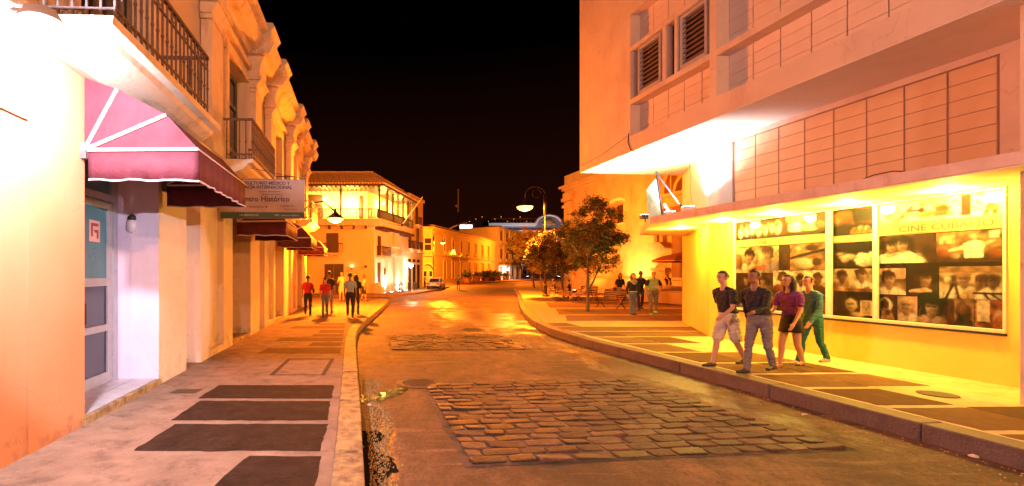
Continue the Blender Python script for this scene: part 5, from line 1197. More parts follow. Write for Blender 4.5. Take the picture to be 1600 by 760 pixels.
# ================================================================== TREES
def tree(label, x, y, h, trunk_h, crown, nleaf, mats, seed, lean=(0,0), fork=True, ls=.105, blobs=None):
    rnd = random.Random(seed)
    t = thing('young_street_tree', label, 'tree', (x,y,.2), 0, 'young trees on the plaza')
    cx, cy, cz, rx, ry, rz_ = crown
    tr = MB(); top = (cx*.6, cy*.6, cz-rz_*.1)
    def limb(a, b, r0, r1, wob=.06, n=6):
        a, b = Vector(a), Vector(b); pts = []
        for i in range(n+1):
            q = a.lerp(b, i/n)
            if 0 < i < n: q += Vector((rnd.uniform(-wob,wob), rnd.uniform(-wob,wob), 0))
            pts.append(q)
        tr.tube(pts, [r0+(r1-r0)*i/n for i in range(n+1)], 7)
        return pts
    base = limb((0,0,-.1), (lean[0],lean[1],trunk_h), .085, .06, .02)
    main = limb((lean[0],lean[1],trunk_h-.03), top, .06, .03)
    if fork: limb((lean[0]*.4,lean[1]*.4,trunk_h*.45), (cx+.55,cy,cz-rz_*.55), .045, .02, .03)
    tips = []
    for k in range(24):
        s = main[rnd.randrange(1, len(main))]
        a = rnd.uniform(0, 2*PI); e = rnd.uniform(-.35, .9); q = rnd.uniform(.55, .92)
        b = (cx+rx*q*math.cos(a)*math.cos(e), cy+ry*q*math.sin(a)*math.cos(e), cz+rz_*q*math.sin(e))
        p = limb(s, b, .022, .007, .05, 4); tips += [p[2], p[3], p[4]]
    tr.build('trunk', BARK, t, smooth=True)
    # leaf sprays gathered round the twigs: uneven, with gaps
    cl = []
    for p in tips: cl.append((p, rnd.uniform(.16,.34)))
    for k in range(blobs or 46):
        while True:
            u = Vector((rnd.uniform(-1,1), rnd.uniform(-1,1), rnd.uniform(-1,1)))
            if .25 < u.length < 1: break
        f = 1-.35*max(0, u.z)**1.5
        cl.append((Vector((cx+u.x*rx*f, cy+u.y*ry*f, cz+u.z*rz_)), rnd.uniform(.14,.36)))
    V = []; Fc = []; MI = []
    wts = [r for _, r in cl]
    clm = [rnd.random() for _ in cl]
    for i in range(nleaf):
        j = rnd.choices(range(len(cl)), wts)[0]; p, r = cl[j]
        d = Vector((rnd.gauss(0,.5), rnd.gauss(0,.5), rnd.gauss(0,.38)))*r
        c_ = Vector(p)+d
        a = rnd.uniform(0, 2*PI); tilt = rnd.uniform(-.9,.5); l = ls*rnd.uniform(.6,1.35); w = l*.32
        dr_ = Vector((math.cos(a)*math.cos(tilt), math.sin(a)*math.cos(tilt), math.sin(tilt))); sd = dr_.cross(Vector((rnd.uniform(-.5,.5),rnd.uniform(-.5,.5),1))).normalized()
        n = dr_.cross(sd)*w*.35
        o = len(V); V += [tuple(c_), tuple(c_+dr_*l*.5+sd*w+n), tuple(c_+dr_*l), tuple(c_+dr_*l*.5-sd*w+n)]
        Fc.append((o,o+1,o+2,o+3)); MI.append(min(len(mats)-1, int((clm[j]*.7+rnd.random()*.4)*len(mats))))
    me = bpy.data.meshes.new('crown'); me.from_pydata(V, [], Fc)
    for m in mats: me.materials.append(m)
    me.polygons.foreach_set('material_index', MI); me.update()
    stuff(link('crown', me, t))
    return t
GX, GY = G(918, 487)
tree('nearest young tree with a full dark green crown and forked trunk by the empty bench', GX, GY, 5, 1.9, (.25,0,3.42,1.45,1.4,1.72), 25000, [LEAF1,LEAF1,LEAF2,LEAF3], 11, (.02,0), blobs=95)
GX2, GY2 = G(880, 466)
tree('second tree, with a low spreading dark crown left of the nearest one', GX2, GY2, 5, 1.9, (-.35,0,3.25,2.15,1.7,1.55), 30000, [LEAF1,LEAF3,LEAF1,LEAF2], 12, (-.1,0), fork=False, ls=.15, blobs=150)
GX3, GY3 = G(848, 457)
tree('russet lamp-lit tree behind the tall plaza lamp', GX3, GY3, 5, 1.9, (-1.0,0,3.9,2.5,1.9,2.2), 30000, [LEAF3,LEAF1,LEAF3,LEAF2], 13, (-.3,0), fork=False, ls=.15, blobs=100)
GX4, GY4 = G(835, 450)
tree('farthest small russet tree at the end of the plaza row', GX4, GY4, 5, 1.9, (-.6,0,4.2,2.0,1.8,2.2), 12000, [LEAF3,LEAF3,LEAF2], 14, (-.2,0), fork=False, ls=.18, blobs=90)

# ================================================================== BENCHES
def bench(label, x, y, rz):
    t = thing('park_bench', label, 'bench', (x,y,.2), rz, 'curly iron park benches on the plaza')
    for i in range(5): part('seat_slat', WOOD, t, lambda c: c.box(-.62,.62,-.20+.09*i,-.135+.09*i,.43,.455))
    for i in range(4): part('back_slat', WOOD, t, lambda c: c.box(-.62,.62,.27+.02*i,.285+.02*i,.52+.1*i,.585+.1*i))
    for sx in (-1, 1):
        X = .6*sx
        part('leg', IRON, t, lambda c: [c.tube([(X,-.2,.42),(X,-.1,.36),(X,-.08,.2),(X,-.22,.04),(X,-.3,.0)], .022, 6), c.tube([(X,.2,.42),(X,.12,.34),(X,.14,.2),(X,.28,.05),(X,.36,.0)], .022, 6), c.tube([(X,-.08,.2),(X,.02,.26),(X,.14,.2)], .016, 6)])
        part('armrest', IRON, t, lambda c: [c.tube([(X,.3,.66),(X,.0,.68),(X,-.2,.66),(X,-.26,.58),(X,-.2,.52),(X,-.14,.56)], .02, 6), c.tube([(X,.2,.42),(X,.30,.6),(X,.36,.92)], .02, 6), c.tube([(X,-.2,.42),(X,-.22,.55)], .018, 6)])
    part('back_scroll', IRON, t, lambda c: c.tube([(-.6,.36,.9),(-.3,.36,.93),(-.1,.36,.99),(0,.36,1.02),(.1,.36,.99),(.3,.36,.93),(.6,.36,.9)], .02, 6))
    return t
b1 = G(953, 482); b2 = G(905, 471); b3 = G(868, 464)
bench('empty curly iron bench beside the nearest tree', b1[0], b1[1], -1.15)
bench('iron bench under the reclining person in pale clothes', P(915,30), 30.0, -1.1)
bench('farther iron bench seen between the tree trunks', P(878,36), 36.0, -1.2)

# ================================================================== PEOPLE
def capsule_mesh(bm_v, bm_f, p0, p1, r0, r1, n=12, sc=None):
    p0, p1 = Vector(p0), Vector(p1); d = (p1-p0); L_ = d.length; d = d/L_ if L_ > 1e-6 else Vector((0,0,1))
    up = Vector((0,1,0)) if abs(d.y) < .9 else Vector((1,0,0)); a = d.cross(up).normalized(); b = d.cross(a).normalized()
    rings = []
    for k in range(1, 5): t = PI/2*(1-k/5); rings.append((p0-d*r0*math.sin(t), r0*math.cos(t)))
    rings.append((p0, r0)); rings.append((p1, r1))
    for k in range(4, 0, -1): t = PI/2*(1-k/5); rings.append((p1+d*r1*math.sin(t), r1*math.cos(t)))
    o = len(bm_v)
    for c, r in rings:
        for k in range(n):
            t = 2*PI*k/n; bm_v.append(tuple(c+a*r*math.cos(t)+b*r*math.sin(t)))
    m = len(rings)
    for i in range(m-1):
        for k in range(n): bm_f.append((o+i*n+k, o+i*n+(k+1)%n, o+(i+1)*n+(k+1)%n, o+(i+1)*n+k))
    bm_f.append(tuple(o+k for k in range(n))[::-1]); bm_f.append(tuple(o+(m-1)*n+k for k in range(n)))
PM = {}
def cmat(n, c, r=.8, m2=None):
    return mat('cloth_'+n, c, m2 or tuple(min(1, x*1.25+.004) for x in c), 9, r, .9, 13)
SK = {'tan': mat('skin_tan', (.50,.28,.17), (.54,.31,.19), 4, .5), 'brown': mat('skin_brown', (.26,.13,.075), (.29,.15,.09), 4, .5), 'pale': mat('skin_pale', (.60,.36,.24), (.63,.39,.26), 4, .5)}
CLO = dict(black=cmat('black', (.012,.011,.014)), navy=cmat('navy', (.02,.022,.05)), red=cmat('red', (.42,.012,.016)), blue=cmat('pale_blue', (.28,.34,.46)), jeans=cmat('jeans', (.10,.12,.19)),
  white=cmat('white', (.62,.58,.55)), green=cmat('lime_green', (.28,.42,.10)), camo=mat('cloth_camo', (.10,.08,.05), (.30,.24,.16), 14, .85, .2, 90), teal=cmat('teal', (.03,.13,.16)), gjeans=cmat('green_jeans', (.02,.13,.08)),
  purple=cmat('purple', (.13,.02,.14)), cream=cmat('cream', (.55,.45,.33)), tank=cmat('sand_shorts', (.42,.33,.2)), grey=cmat('grey', (.16,.14,.14)), shoe=cmat('shoe_dark', (.03,.025,.025), .5), shoew=cmat('shoe_green', (.25,.5,.2), .5), shoeb=cmat('shoe_beige', (.4,.28,.2), .5), orange=cmat('orange_bag', (.55,.12,.04)))
HAIR = mat('dark_hair', (.018,.012,.010), (.035,.022,.016), 25, .5, .5, 120); HAIRB = mat('brown_hair', (.09,.045,.02), (.13,.07,.03), 25, .5, .5, 120)
EYE = mat('eye_dark', (.02,.012,.01), rough=.3); LIP = mat('lip', (.35,.11,.09), rough=.5)
def person(label, x, y, rz, h=1.7, pose='walk', ph=.3, top='black', sleeve='short', bottom='jeans', shoe='shoe', skin='tan', hair='short', hairm=None, fine=.016,
           arms=None, group=None, z0=.2, wide=1., look=0., extra=None, bare_legs=False, heels=False, lean=.03):
    t = thing('person', label, 'person', (x,y,z0), rz, group)
    s = h/1.75; prims = []
    def cap(a, b, r0, r1, m): prims.append((Vector(a)*s, Vector(b)*s, r0*s, r1*s, m))
    T, B, K, SH = top, bottom, 'skin', shoe
    W_ = wide
    hip = .93 + (-.02 if pose == 'walk' else 0)
    if pose == 'sit': hip = .50
    if pose == 'crouch': hip = .50
    fw = lean
    ny = fw*10*.035
    pel = Vector((0,0,hip)); ch = Vector((0,fw*.9,hip+.36)); nk = Vector((0,fw*1.6,hip+.56))
    if pose == 'crouch': ch = Vector((0,.20,hip+.30)); nk = Vector((0,.34,hip+.46))
    if pose == 'recline': hip = .5; pel = Vector((0,0,.5)); ch = Vector((0,-.2,.82)); nk = Vector((0,-.30,1.0))
    # torso: paired side capsules give an oval section
    def oval(c0, c1, w0, w1, d0, d1, m):
        c0, c1 = Vector(c0), Vector(c1)
        for q in (-1, -.33, .33, 1):
            cap(c0+Vector((q*(w0-d0),0,0)), c1+Vector((q*(w1-d1),0,0)), d0, d1, m)
    oval(pel+Vector((0,-.005,-.03)), pel+Vector((0,0,.06)), .155*W_, .15*W_, .098*W_, .098*W_, B)
    oval(pel+Vector((0,0,.09)), pel.lerp(ch,.45), .148*W_, .135*W_, .092*W_, .09*W_, T)
    oval(pel.lerp(ch,.5), ch, .14*W_, .168*W_**.5, .092*W_, .098*W_**.5, T)
    oval(ch, ch.lerp(nk,.45), .172*W_**.5, .14*W_**.5, .095, .078, T)
    cap(ch.lerp(nk,.52)+Vector((-.14,0,0)), ch.lerp(nk,.52)+Vector((.14,0,0)), .064, .064, T)
    for q in (-1,1): cap(nk+Vector((q*.035,-.012,-.035)), ch.lerp(nk,.56)+Vector((q*.14,-.005,.02)), .046, .050, T)
    hd = nk+Vector((0,.035,.165)) if pose not in ('crouch',) else nk+Vector((0,.10,.10))
    if pose == 'recline': hd = nk+Vector((0,.02,.16))
    cap(nk+Vector((0,-.005,-.03)), hd+Vector((0,-.025,-.06)), .060, .052, K)
    cap(hd+Vector((0,-.018,.025)), hd+Vector((0,-.005,.035)), .086, .082, K)      # skull
    cap(hd+Vector((0,.022,-.045)), hd+Vector((0,.018,.02)), .056, .068, K)       # face and jaw
    cap(hd+Vector((0,.05,-.072)), hd+Vector((0,.045,-.06)), .026, .03, K)        # chin
    cap(hd+Vector((0,.098,-.018)), hd+Vector((0,.083,.018)), .013, .008, K)      # nose
    for q in (-1, 1): cap(hd+Vector((q*.084,-.005,-.012)), hd+Vector((q*.088,-.012,.018)), .012, .015, K)
    # legs
    A = math.sin
    legs = {}
    for q in (-1, 1):
        hj = pel+Vector((q*.085*W_,0,-.03))
        if pose == 'walk':
            f = ph*q; kn = hj+Vector((q*.01, f*.24+.05*(1 if f<0 else .6), -.43+abs(f)*.04)); an = Vector((q*.075*W_+hj.x*.1, f*.52-(.0), .085+(.07 if f<-.12 else 0)))
        elif pose == 'stand': kn = hj+Vector((q*.015,.02,-.42)); an = Vector((q*.11,0+.03*q*ph,.085))
        elif pose == 'sit': kn = hj+Vector((q*.04,.42,.02)); an = Vector((q*.12,.46,.085))
        elif pose == 'crouch': kn = hj+Vector((q*.05,.34,.22)); an = Vector((q*.10,.22+.1*0,.30))
        else: kn = hj+Vector((q*.05,.40,.03-.05*(q>0))); an = Vector((q*.12,.80,.16 if q > 0 else .10))
        legm = K if bare_legs else B
        cap(hj, kn, .083*W_, .056*W_**.5, legm); mid = kn.lerp(an,.35)
        if bare_legs == 'shorts': prims.pop(); cap(hj, hj.lerp(kn,.8), .09*W_, .083*W_, B); cap(hj.lerp(kn,.8), kn, .056, .052, K)
        bs = Vector((0,-.012,0))
        cap(kn, mid+bs, .053, .052 if bare_legs else .056, legm); cap(mid+bs, an, .050 if bare_legs else .055, .034 if bare_legs else .050, legm)
        dr_ = Vector((q*.12,1,0)).normalized() if pose != 'recline' else Vector((q*.1,.45,.9)).normalized()
        up_ = Vector((0,0,1))
        if heels:
            cap(an+Vector((0,-.02,-.01)), an+dr_*.10+Vector((0,0,-.055)), .034, .030, K); cap(an+dr_*.10+Vector((0,0,-.06)), an+dr_*.17+Vector((0,0,-.062)), .028, .02, SH)
            cap(an+Vector((0,-.035,-.02)), an+Vector((0,-.035,-.078)), .012, .008, SH)
        else:
            hz = -.045 if pose != 'recline' else 0
            cap(an+Vector((0,-.03,hz))-Vector((0,0,0)), an+dr_*.08+Vector((0,0,hz-.002 if hz else 0)), .043, .042, SH); cap(an+dr_*.08+Vector((0,0,hz-.004 if hz else 0)), an+dr_*.175+Vector((0,0,hz-.012 if hz else 0)), .040, .030, SH)
            cap(an+Vector((-.016*q,0,hz-.012 if hz else 0)), an+dr_*.16+Vector((.018*q,0,hz-.014 if hz else 0)), .030, .028, SH)
        legs[q] = an
    # arms: (elbow offset, wrist offset) from the shoulder
    sh_ = ch.lerp(nk,.54)
    for q in (-1, 1):
        sj = sh_+Vector((q*(.178*W_**.4),0,-.01))
        a = (arms or {}).get(q)
        if a is None:
            f = -ph*q if pose == 'walk' else .03
            a = ((q*.05,f*.22-.02,-.27), (q*.06,f*.50+.07,-.50))
        elif a == 'hip': a = ((q*.16,-.06,-.24),(q*.0,.08,-.40))
        elif a == 'chest': a = ((q*.07,.02,-.27),(-q*.06,.22,-.12))
        elif a == 'up': a = ((q*.10,.12,-.20),(q*.02,.25,.03))
        elif a == 'face': a = ((q*.02,.22,-.12),(-q*.10,.24,.08))
        elif a == 'lap': a = ((q*.05,.08,-.27),(q*.0,.32,-.33))
        elif a == 'out': a = ((q*.18,.02,-.20),(q*.36,.10,-.34))
        el, wr = sj+Vector(a[0]), sj+Vector(a[1])
        if sleeve == 'long': cap(sj, el, .056, .046, T); cap(el, wr, .045, .034, T)
        elif sleeve == 'none': cap(sj, el, .046, .036, K); cap(el, wr, .037, .025, K)
        else:
            m_ = sj.lerp(el,.62); cap(sj, m_, .060, .056, T if sleeve != 'black' else 'black'); cap(m_, el, .040, .036, K); cap(el, wr, .037, .025, K)
        d = (wr-el).normalized(); side = Vector((0,1,0)).cross(d); side = (Vector((0,1,0))-d*d.y).normalized()
        cap(wr, wr+d*.05, .025, .030, K)                                         # palm
        for i in range(4):
            ln = (.072,.082,.077,.060)[i]; b0 = wr+d*.072+side*(.028-.0185*i)
            inn = Vector((-q*.35,0,0))
            m1 = b0+d*ln*.5+inn*.02; m2 = m1+(d+inn*.9).normalized()*ln*.5
            cap(wr+d*.03+side*(.018-.012*i), b0, .014, .0105, K); cap(b0, m1, .0105, .009, K); cap(m1, m2, .009, .0075, K)
        th = wr+d*.028+side*.028; cap(wr+d*.012+side*.012, th, .016, .014, K); cap(th, th+(d+side*.55+Vector((-q*.3,0,0))).normalized()*.045, .0125, .009, K)
    V, Fc = [], []
    for p0, p1, r0, r1, m in prims: capsule_mesh(V, Fc, p0, p1, r0, r1, 10 if r0 > .02*s else 8)
    me = bpy.data.meshes.new('tmp'); me.from_pydata(V, [], Fc); o = bpy.data.objects.new('tmp', me); COL.objects.link(o)
    rm = o.modifiers.new('r', 'REMESH'); rm.mode = 'VOXEL'; rm.voxel_size = fine; sm = o.modifiers.new('s', 'SMOOTH'); sm.factor = .5; sm.iterations = 3 if fine < .012 else 2
    dg = bpy.context.evaluated_depsgraph_get(); body = bpy.data.meshes.new_from_object(o.evaluated_get(dg)); bpy.data.objects.remove(o); bpy.data.meshes.remove(me)
    n = len(body.polygons); C_ = np.empty(n*3, 'f'); body.polygons.foreach_get('center', C_); C_ = C_.reshape(-1,3)
    best = np.full(n, 1e9); idx = np.zeros(n, int); names = []
    for p0, p1, r0, r1, m in prims:
        if m not in names: names.append(m)
        a = np.array(p0); d = np.array(p1-p0); L2 = max(1e-9, d@d); tt = np.clip((C_-a)@d/L2, 0, 1)
        ds = np.linalg.norm(C_-a-tt[:,None]*d, axis=1)-(r0+(r1-r0)*tt)
        k = ds < best; best[k] = ds[k]; idx[k] = names.index(m)
    nv = len(body.vertices); co_ = np.empty(nv*3, 'f'); body.vertices.foreach_get('co', co_); co_ = co_.reshape(-1,3)
    no_ = np.empty(nv*3, 'f'); body.vertex_normals.foreach_get('vector', no_); no_ = no_.reshape(-1,3)
    cl_ = np.array([0. if (m == 'skin' or m.startswith('shoe')) else 1. for m in names])
    wv_ = np.zeros(nv); 
    lt = np.empty(n, 'i'); body.polygons.foreach_get('loop_total', lt); vi = np.empty(len(body.loops), 'i'); body.loops.foreach_get('vertex_index', vi)
    np.maximum.at(wv_, vi, np.repeat(cl_[idx], lt))
    x_, y_, z_ = co_.T; sd = len(label)*.7
    fo = np.sin(x_*31+7*np.sin(z_*17+sd)+sd)*.5+np.sin(z_*37+9*np.sin(y_*19+sd)+14*x_)*.32+np.sin((x_+y_)*57+z_*29+sd)*.3
    co_ += (no_.T*(wv_*fo*.0065+wv_*.004)).T.astype('f'); body.vertices.foreach_set('co', co_.ravel())
    for m in names: body.materials.append(SK[skin] if m == 'skin' else CLO[m])
    body.polygons.foreach_set('material_index', idx.astype('i')); body.polygons.foreach_set('use_smooth', [True]*n); body.name = 'body'; body.update()
    bo = link('body', body, t)
    H = hd*s
    # face
    for q in (-1, 1): part('eye', EYE, t, lambda c: c.ball((H.x+q*.030*s,H.y+.084*s,H.z+.012*s), (.014*s,.009*s,.008*s), 6))
    for q in (-1, 1): part('eyebrow', HAIR, t, lambda c: c.ball((H.x+q*.031*s,H.y+.086*s,H.z+.034*s), (.018*s,.008*s,.004*s), 6))
    part('mouth', LIP, t, lambda c: c.ball((H.x,H.y+.083*s,H.z-.045*s), (.022*s,.009*s,.006*s), 6))
    # hair: cap that stays behind the face, longer where the photo shows it
    if hair:
        rn = random.Random(hash(label) % 999); rn = random.Random(len(label))
        hv, hf = [], []; N_, K_ = 20, 13
        for i in range(K_+1):
            phi = PI*i/K_
            for j in range(N_):
                th = 2*PI*j/N_; x_, y_, z_ = math.sin(phi)*math.cos(th), math.sin(phi)*math.sin(th), math.cos(phi)
                r = .101+.006*math.sin(5*th+i)+rn.uniform(-.002,.003)
                if hair in ('long','bun'): r += .006
                X_, Y_, Z_ = x_*r*.93, y_*r-.014, z_*r+.03
                front = y_ > .42 and z_ < .5
                if front: X_ *= .62; Y_ = min(Y_, .02)*.6-.01
                if z_ < -.3 and hair == 'short': X_ *= .72; Y_ = Y_*.8-.008; Z_ = max(Z_, -.045)
                if hair == 'long' and z_ < -.1 and y_ < .25: Z_ -= .24*min(1,(-.1-z_)*1.6); Y_ = Y_-.012; X_ = X_*1.22
                if hair == 'cap' and z_ < 0: X_ *= .8; Y_ *= .8; Z_ = max(Z_, .0)
                hv.append((H.x+X_*s, H.y+Y_*s, H.z+Z_*s))
        for i in range(K_):
            for j in range(N_): hf.append((i*N_+j, i*N_+(j+1)%N_, (i+1)*N_+(j+1)%N_, (i+1)*N_+j))
        c = MB(); c.add(hv, hf); c.build('hair', hairm or HAIR, t, smooth=True)
    info = dict(t=t, s=s, H=H, pel=pel*s, ch=ch*s, nk=nk*s, legs=legs)
    if extra: extra(info)
    return t
def skirt(i, m, L_=.34, flare=.06, w=.17):
    s = i['s']; p = i['pel']
    c = MB(); n = 22
    prof = [(w*.86,.10,.68),(w,.0,.70),(w+flare*.5,-L_*.5,.72),(w+flare,-L_,.74)]
    vs = []
    for r, z, ya in prof:
        for k in range(n):
            t = 2*PI*k/n; rr = r*(1+.03*math.sin(5*t)*(z < 0)); vs.append((p.x+rr*s*math.cos(t), p.y+rr*ya*s*math.sin(t), p.z+z*s))
    c.add(vs, [(a*n+k,a*n+(k+1)%n,(a+1)*n+(k+1)%n,(a+1)*n+k) for a in range(3) for k in range(n)])
    o = c.build('skirt', m, i['t'], smooth=True); sm = o.modifiers.new('thickness', 'SOLIDIFY'); sm.thickness = .008
def bag(i, side, m, z=.0, nm='shoulder_bag'):
    s = i['s']; p = i['pel']
    b = part(nm, m, i['t'], lambda c: c.ball((p.x+side*.25*s,p.y-.02,p.z+z*s), (.055*s,.15*s,.12*s), 12), smooth=True)
    part('strap', m, b, lambda c: c.tube([(p.x+side*.26*s,p.y+.08,p.z+(z+.08)*s),(p.x+side*.16*s,p.y+.05,p.z+.48*s),(p.x+side*.15*s,p.y-.06,p.z+.48*s),(p.x+side*.26*s,p.y-.12,p.z+(z+.08)*s)], .009*s, 5))
def at(x, yf, z=.2): return G(x, yf, z)
W4 = 'pedestrians walking past the cinema window'
# the four people hurrying past the cinema window (blurred by the long exposure in the photo)
a = at(1138, 574); person('person in black top and pale shorts, leftmost of the group passing the cinema window', a[0], a[1], 1.75, 1.74, 'walk', .46, 'black', 'short', 'cream', 'shoe', 'tan', 'short', fine=.009, wide=1.15, lean=.06, bare_legs='shorts', arms={-1:((-.05,.08,-.27),(-.05,.28,-.40))})
a = at(1187, 584); person('person in a black top and dark trousers walking nearest the kerb past the cinema', a[0], a[1], 1.9, 1.76, 'walk', .33, 'black', 'long', 'grey', 'shoe', 'brown', 'short', fine=.009, wide=1.18, lean=.07, arms={-1:((-.06,.16,-.24),(-.03,.36,-.30)), 1:((.07,-.14,-.25),(.06,-.20,-.50))})
a = at(1236, 577); person('person in a purple top, short black skirt and heeled sandals walking past the cinema', a[0], a[1], 1.8, 1.68, 'walk', .30, 'purple', 'short', 'black', 'shoe', 'tan', 'long', HAIR, fine=.009, bare_legs=True, heels=True, arms={1:((.05,.06,-.26),(-.02,.26,-.34))}, extra=lambda i: (skirt(i, CLO['black'], .22, .035, .165)))
a = at(1270, 571); person('person in a teal top and green jeans, rightmost of the group passing the cinema window', a[0], a[1], 1.7, 1.66, 'walk', .40, 'teal', 'long', 'gjeans', 'shoeb', 'tan', 'short', HAIRB, fine=.009, wide=1.08, lean=.05)
# the four people walking toward the camera on the plaza
PG = 'pedestrians coming across the plaza'
a = at(968, 479); person('person with long hair in a black top and pale patterned skirt beside the empty bench', a[0], a[1], PI+.1, 1.72, 'walk', .16, 'black', 'short', 'black', 'shoe', 'tan', 'long', fine=.013, bare_legs=True, extra=lambda i: (skirt(i, mat('pale_pattern_cloth', (.6,.6,.62), (.3,.3,.36), 25, .8), .34, .05), bag(i, 1, CLO['black'], -.02)))
a = at(1000, 486); person('person in a black T-shirt walking behind the shoulders of the couple', a[0], a[1], PI-.1, 1.80, 'walk', .2, 'black', 'short', 'navy', 'shoe', 'brown', 'short', fine=.014)
def scarf(i):
    s = i['s']; n = i['nk']
    part('scarf', mat('olive_scarf', (.38,.34,.12), (.28,.25,.09), 20, .9), i['t'], lambda c: [c.lathe([(.09*s,.0),(.15*s,-.05*s),(.17*s,-.10*s),(.10*s,-.14*s)], 14, (n.x,n.y+.02,n.z+.03)), c.ball((n.x,n.y+.11*s,n.z-.10*s),(.10*s,.04*s,.10*s),10)], smooth=True)
    part('belt', CLO['cream'], i['t'], lambda c: [c.box(i['pel'].x-.155*s,i['pel'].x+.155*s,i['pel'].y-.10*s,i['pel'].y+.11*s,i['pel'].z+.05*s,i['pel'].z+.09*s)], bevel=.02)
a = at(988, 492); person('person in a black top, olive scarf and blue jeans arm in arm on the plaza', a[0], a[1], PI+.05, 1.71, 'walk', .12, 'black', 'long', 'jeans', 'shoe', 'pale', 'long', HAIRB, fine=.012, extra=scarf)
def shirtprint(i):
    s = i['s']; c_ = i['pel'].lerp(i['ch'], .75)
    text('shirt_print', 'OIII', .13*s, CLO['white'], i['t'], Matrix.Translation((c_.x,c_.y+.150*s,c_.z-.10*s)) @ Matrix.Rotation(PI,4,'Z') @ Matrix.Rotation(PI/2,4,'X'), 'CENTER', .012, 1.1, .004)
a = at(1020, 492); person('heavy bald person in a lime green shirt with black sleeves and camouflage trousers', a[0], a[1], PI-.08, 1.80, 'walk', .16, 'green', 'black', 'camo', 'shoew', 'tan', None, fine=.012, wide=1.32, arms={-1:'hip', 1:((.08,.02,-.27),(.12,.06,-.50))}, extra=shirtprint)
# left pavement group
a = at(481, 494); person('person in a red top and black trousers, leftmost on the left pavement', a[0], a[1], .05, 1.62, 'walk', .14, 'red', 'short', 'black', 'shoe', 'brown', 'short', fine=.014, wide=1.1, extra=lambda i: bag(i, 1, CLO['black'], .2, 'backpack'))
a = at(508, 495); person('person in a bright red T-shirt and jeans second from the left on the left pavement', a[0], a[1], -.02, 1.56, 'walk', .12, 'red', 'short', 'jeans', 'shoe', 'tan', 'short', fine=.014)
a = at(514, 490); person('tall person in a black T-shirt walking behind the bright red T-shirt', a[0], a[1], .0, 1.80, 'walk', .22, 'black', 'short', 'grey', 'shoe', 'brown', 'short', fine=.014, wide=1.08)
a = at(547, 496); person('person in a pale blue shirt and black trousers seen from behind near the left kerb', a[0], a[1], .0, 1.72, 'walk', .14, 'blue', 'short', 'black', 'shoe', 'brown', 'short', fine=.014, wide=1.05)
a = at(556, 492); person('person all in black just right of the pale blue shirt', a[0], a[1], -.1, 1.66, 'walk', .2, 'black', 'short', 'black', 'shoe', 'brown', 'long', fine=.015)
a = at(534, 472); person('person in pale shorts gesturing with raised hands by the wooden double door', a[0], a[1], PI, 1.78, 'stand', .3, 'tank', 'none', 'tank', 'shoe', 'tan', 'short', fine=.018, arms={-1:'up',1:'chest'}, bare_legs='shorts')
a = at(568, 471); person('person with long hair in a white top and black shorts at the far kerb', a[0], a[1], -1.2, 1.66, 'walk', .25, 'cream', 'short', 'black', 'shoe', 'tan', 'long', HAIRB, fine=.018, bare_legs='shorts')
# people on the benches and steps
person('reclining person in pale clothes with outstretched legs on the middle bench', P(911,29.9), 29.9, 1.25, 1.74, 'recline', 0, 'cream', 'long', 'cream', 'shoe', 'brown', 'cap', fine=.018, arms={-1:'lap',1:'lap'})
person('seated person in dark clothes behind the reclining one', P(890,31.5), 31.5, 1.3, 1.7, 'sit', 0, 'black', 'short', 'tank', 'shoe', 'tan', 'short', fine=.018, arms={-1:'lap',1:'lap'})
person('person in black seated on the farther bench between the trunks', P(866,36), 36.0, 1.6, 1.7, 'sit', 0, 'black', 'short', 'grey', 'shoe', 'brown', 'cap', fine=.02, arms={-1:'lap',1:'lap'})
a = at(897, 455, .2); person('person in a pale shirt standing in front of the church plinth', a[0], a[1], PI, 1.72, 'stand', .3, 'cream', 'short', 'tank', 'shoe', 'tan', 'short', fine=.02)
person('person in a black top crouched on the church steps with face in hands', P(1046,33.0), 33.0, 2.2, 1.65, 'crouch', 0, 'black', 'short', 'tank', 'shoe', 'tan', 'short', fine=.017, arms={-1:'face',1:'face'}, z0=.72)
# far people
a = at(665, 453, .0); person('person in a pale shirt standing at the left side of the parked car', a[0], a[1]+1.2, -.9, 1.74, 'stand', .3, 'blue', 'short', 'black', 'shoe', 'tan', 'short', fine=.022, z0=.0)
a = at(716, 453, .0); person('lone person standing in the road right of the parked car', a[0], a[1], PI, 1.74, 'stand', .2, 'grey', 'long', 'black', 'shoe', 'brown', 'short', fine=.022, z0=.0)
a = at(833, 447); person('person in tan clothes walking away at the end of the plaza kerb', a[0], a[1], .3, 1.75, 'walk', .2, 'tank', 'long', 'tank', 'shoe', 'tan', 'short', fine=.025)
a = at(816, 438.2); person('distant dark-clothed person at the far end of the street', a[0], a[1]*.8, .2, 1.75, 'stand', .2, 'black', 'long', 'black', 'shoe', 'brown', 'short', fine=.035)

# ================================================================== PARKED CAR (boxy saloon, rear three-quarter view)
CP = mat('pale_car_paint', (.62,.56,.46), (.58,.52,.42), 3, .3)
car = thing('parked_car', 'pale boxy saloon seen from behind, parked at the far left kerb', 'car', (P(684,56),57.5,0), -.30)
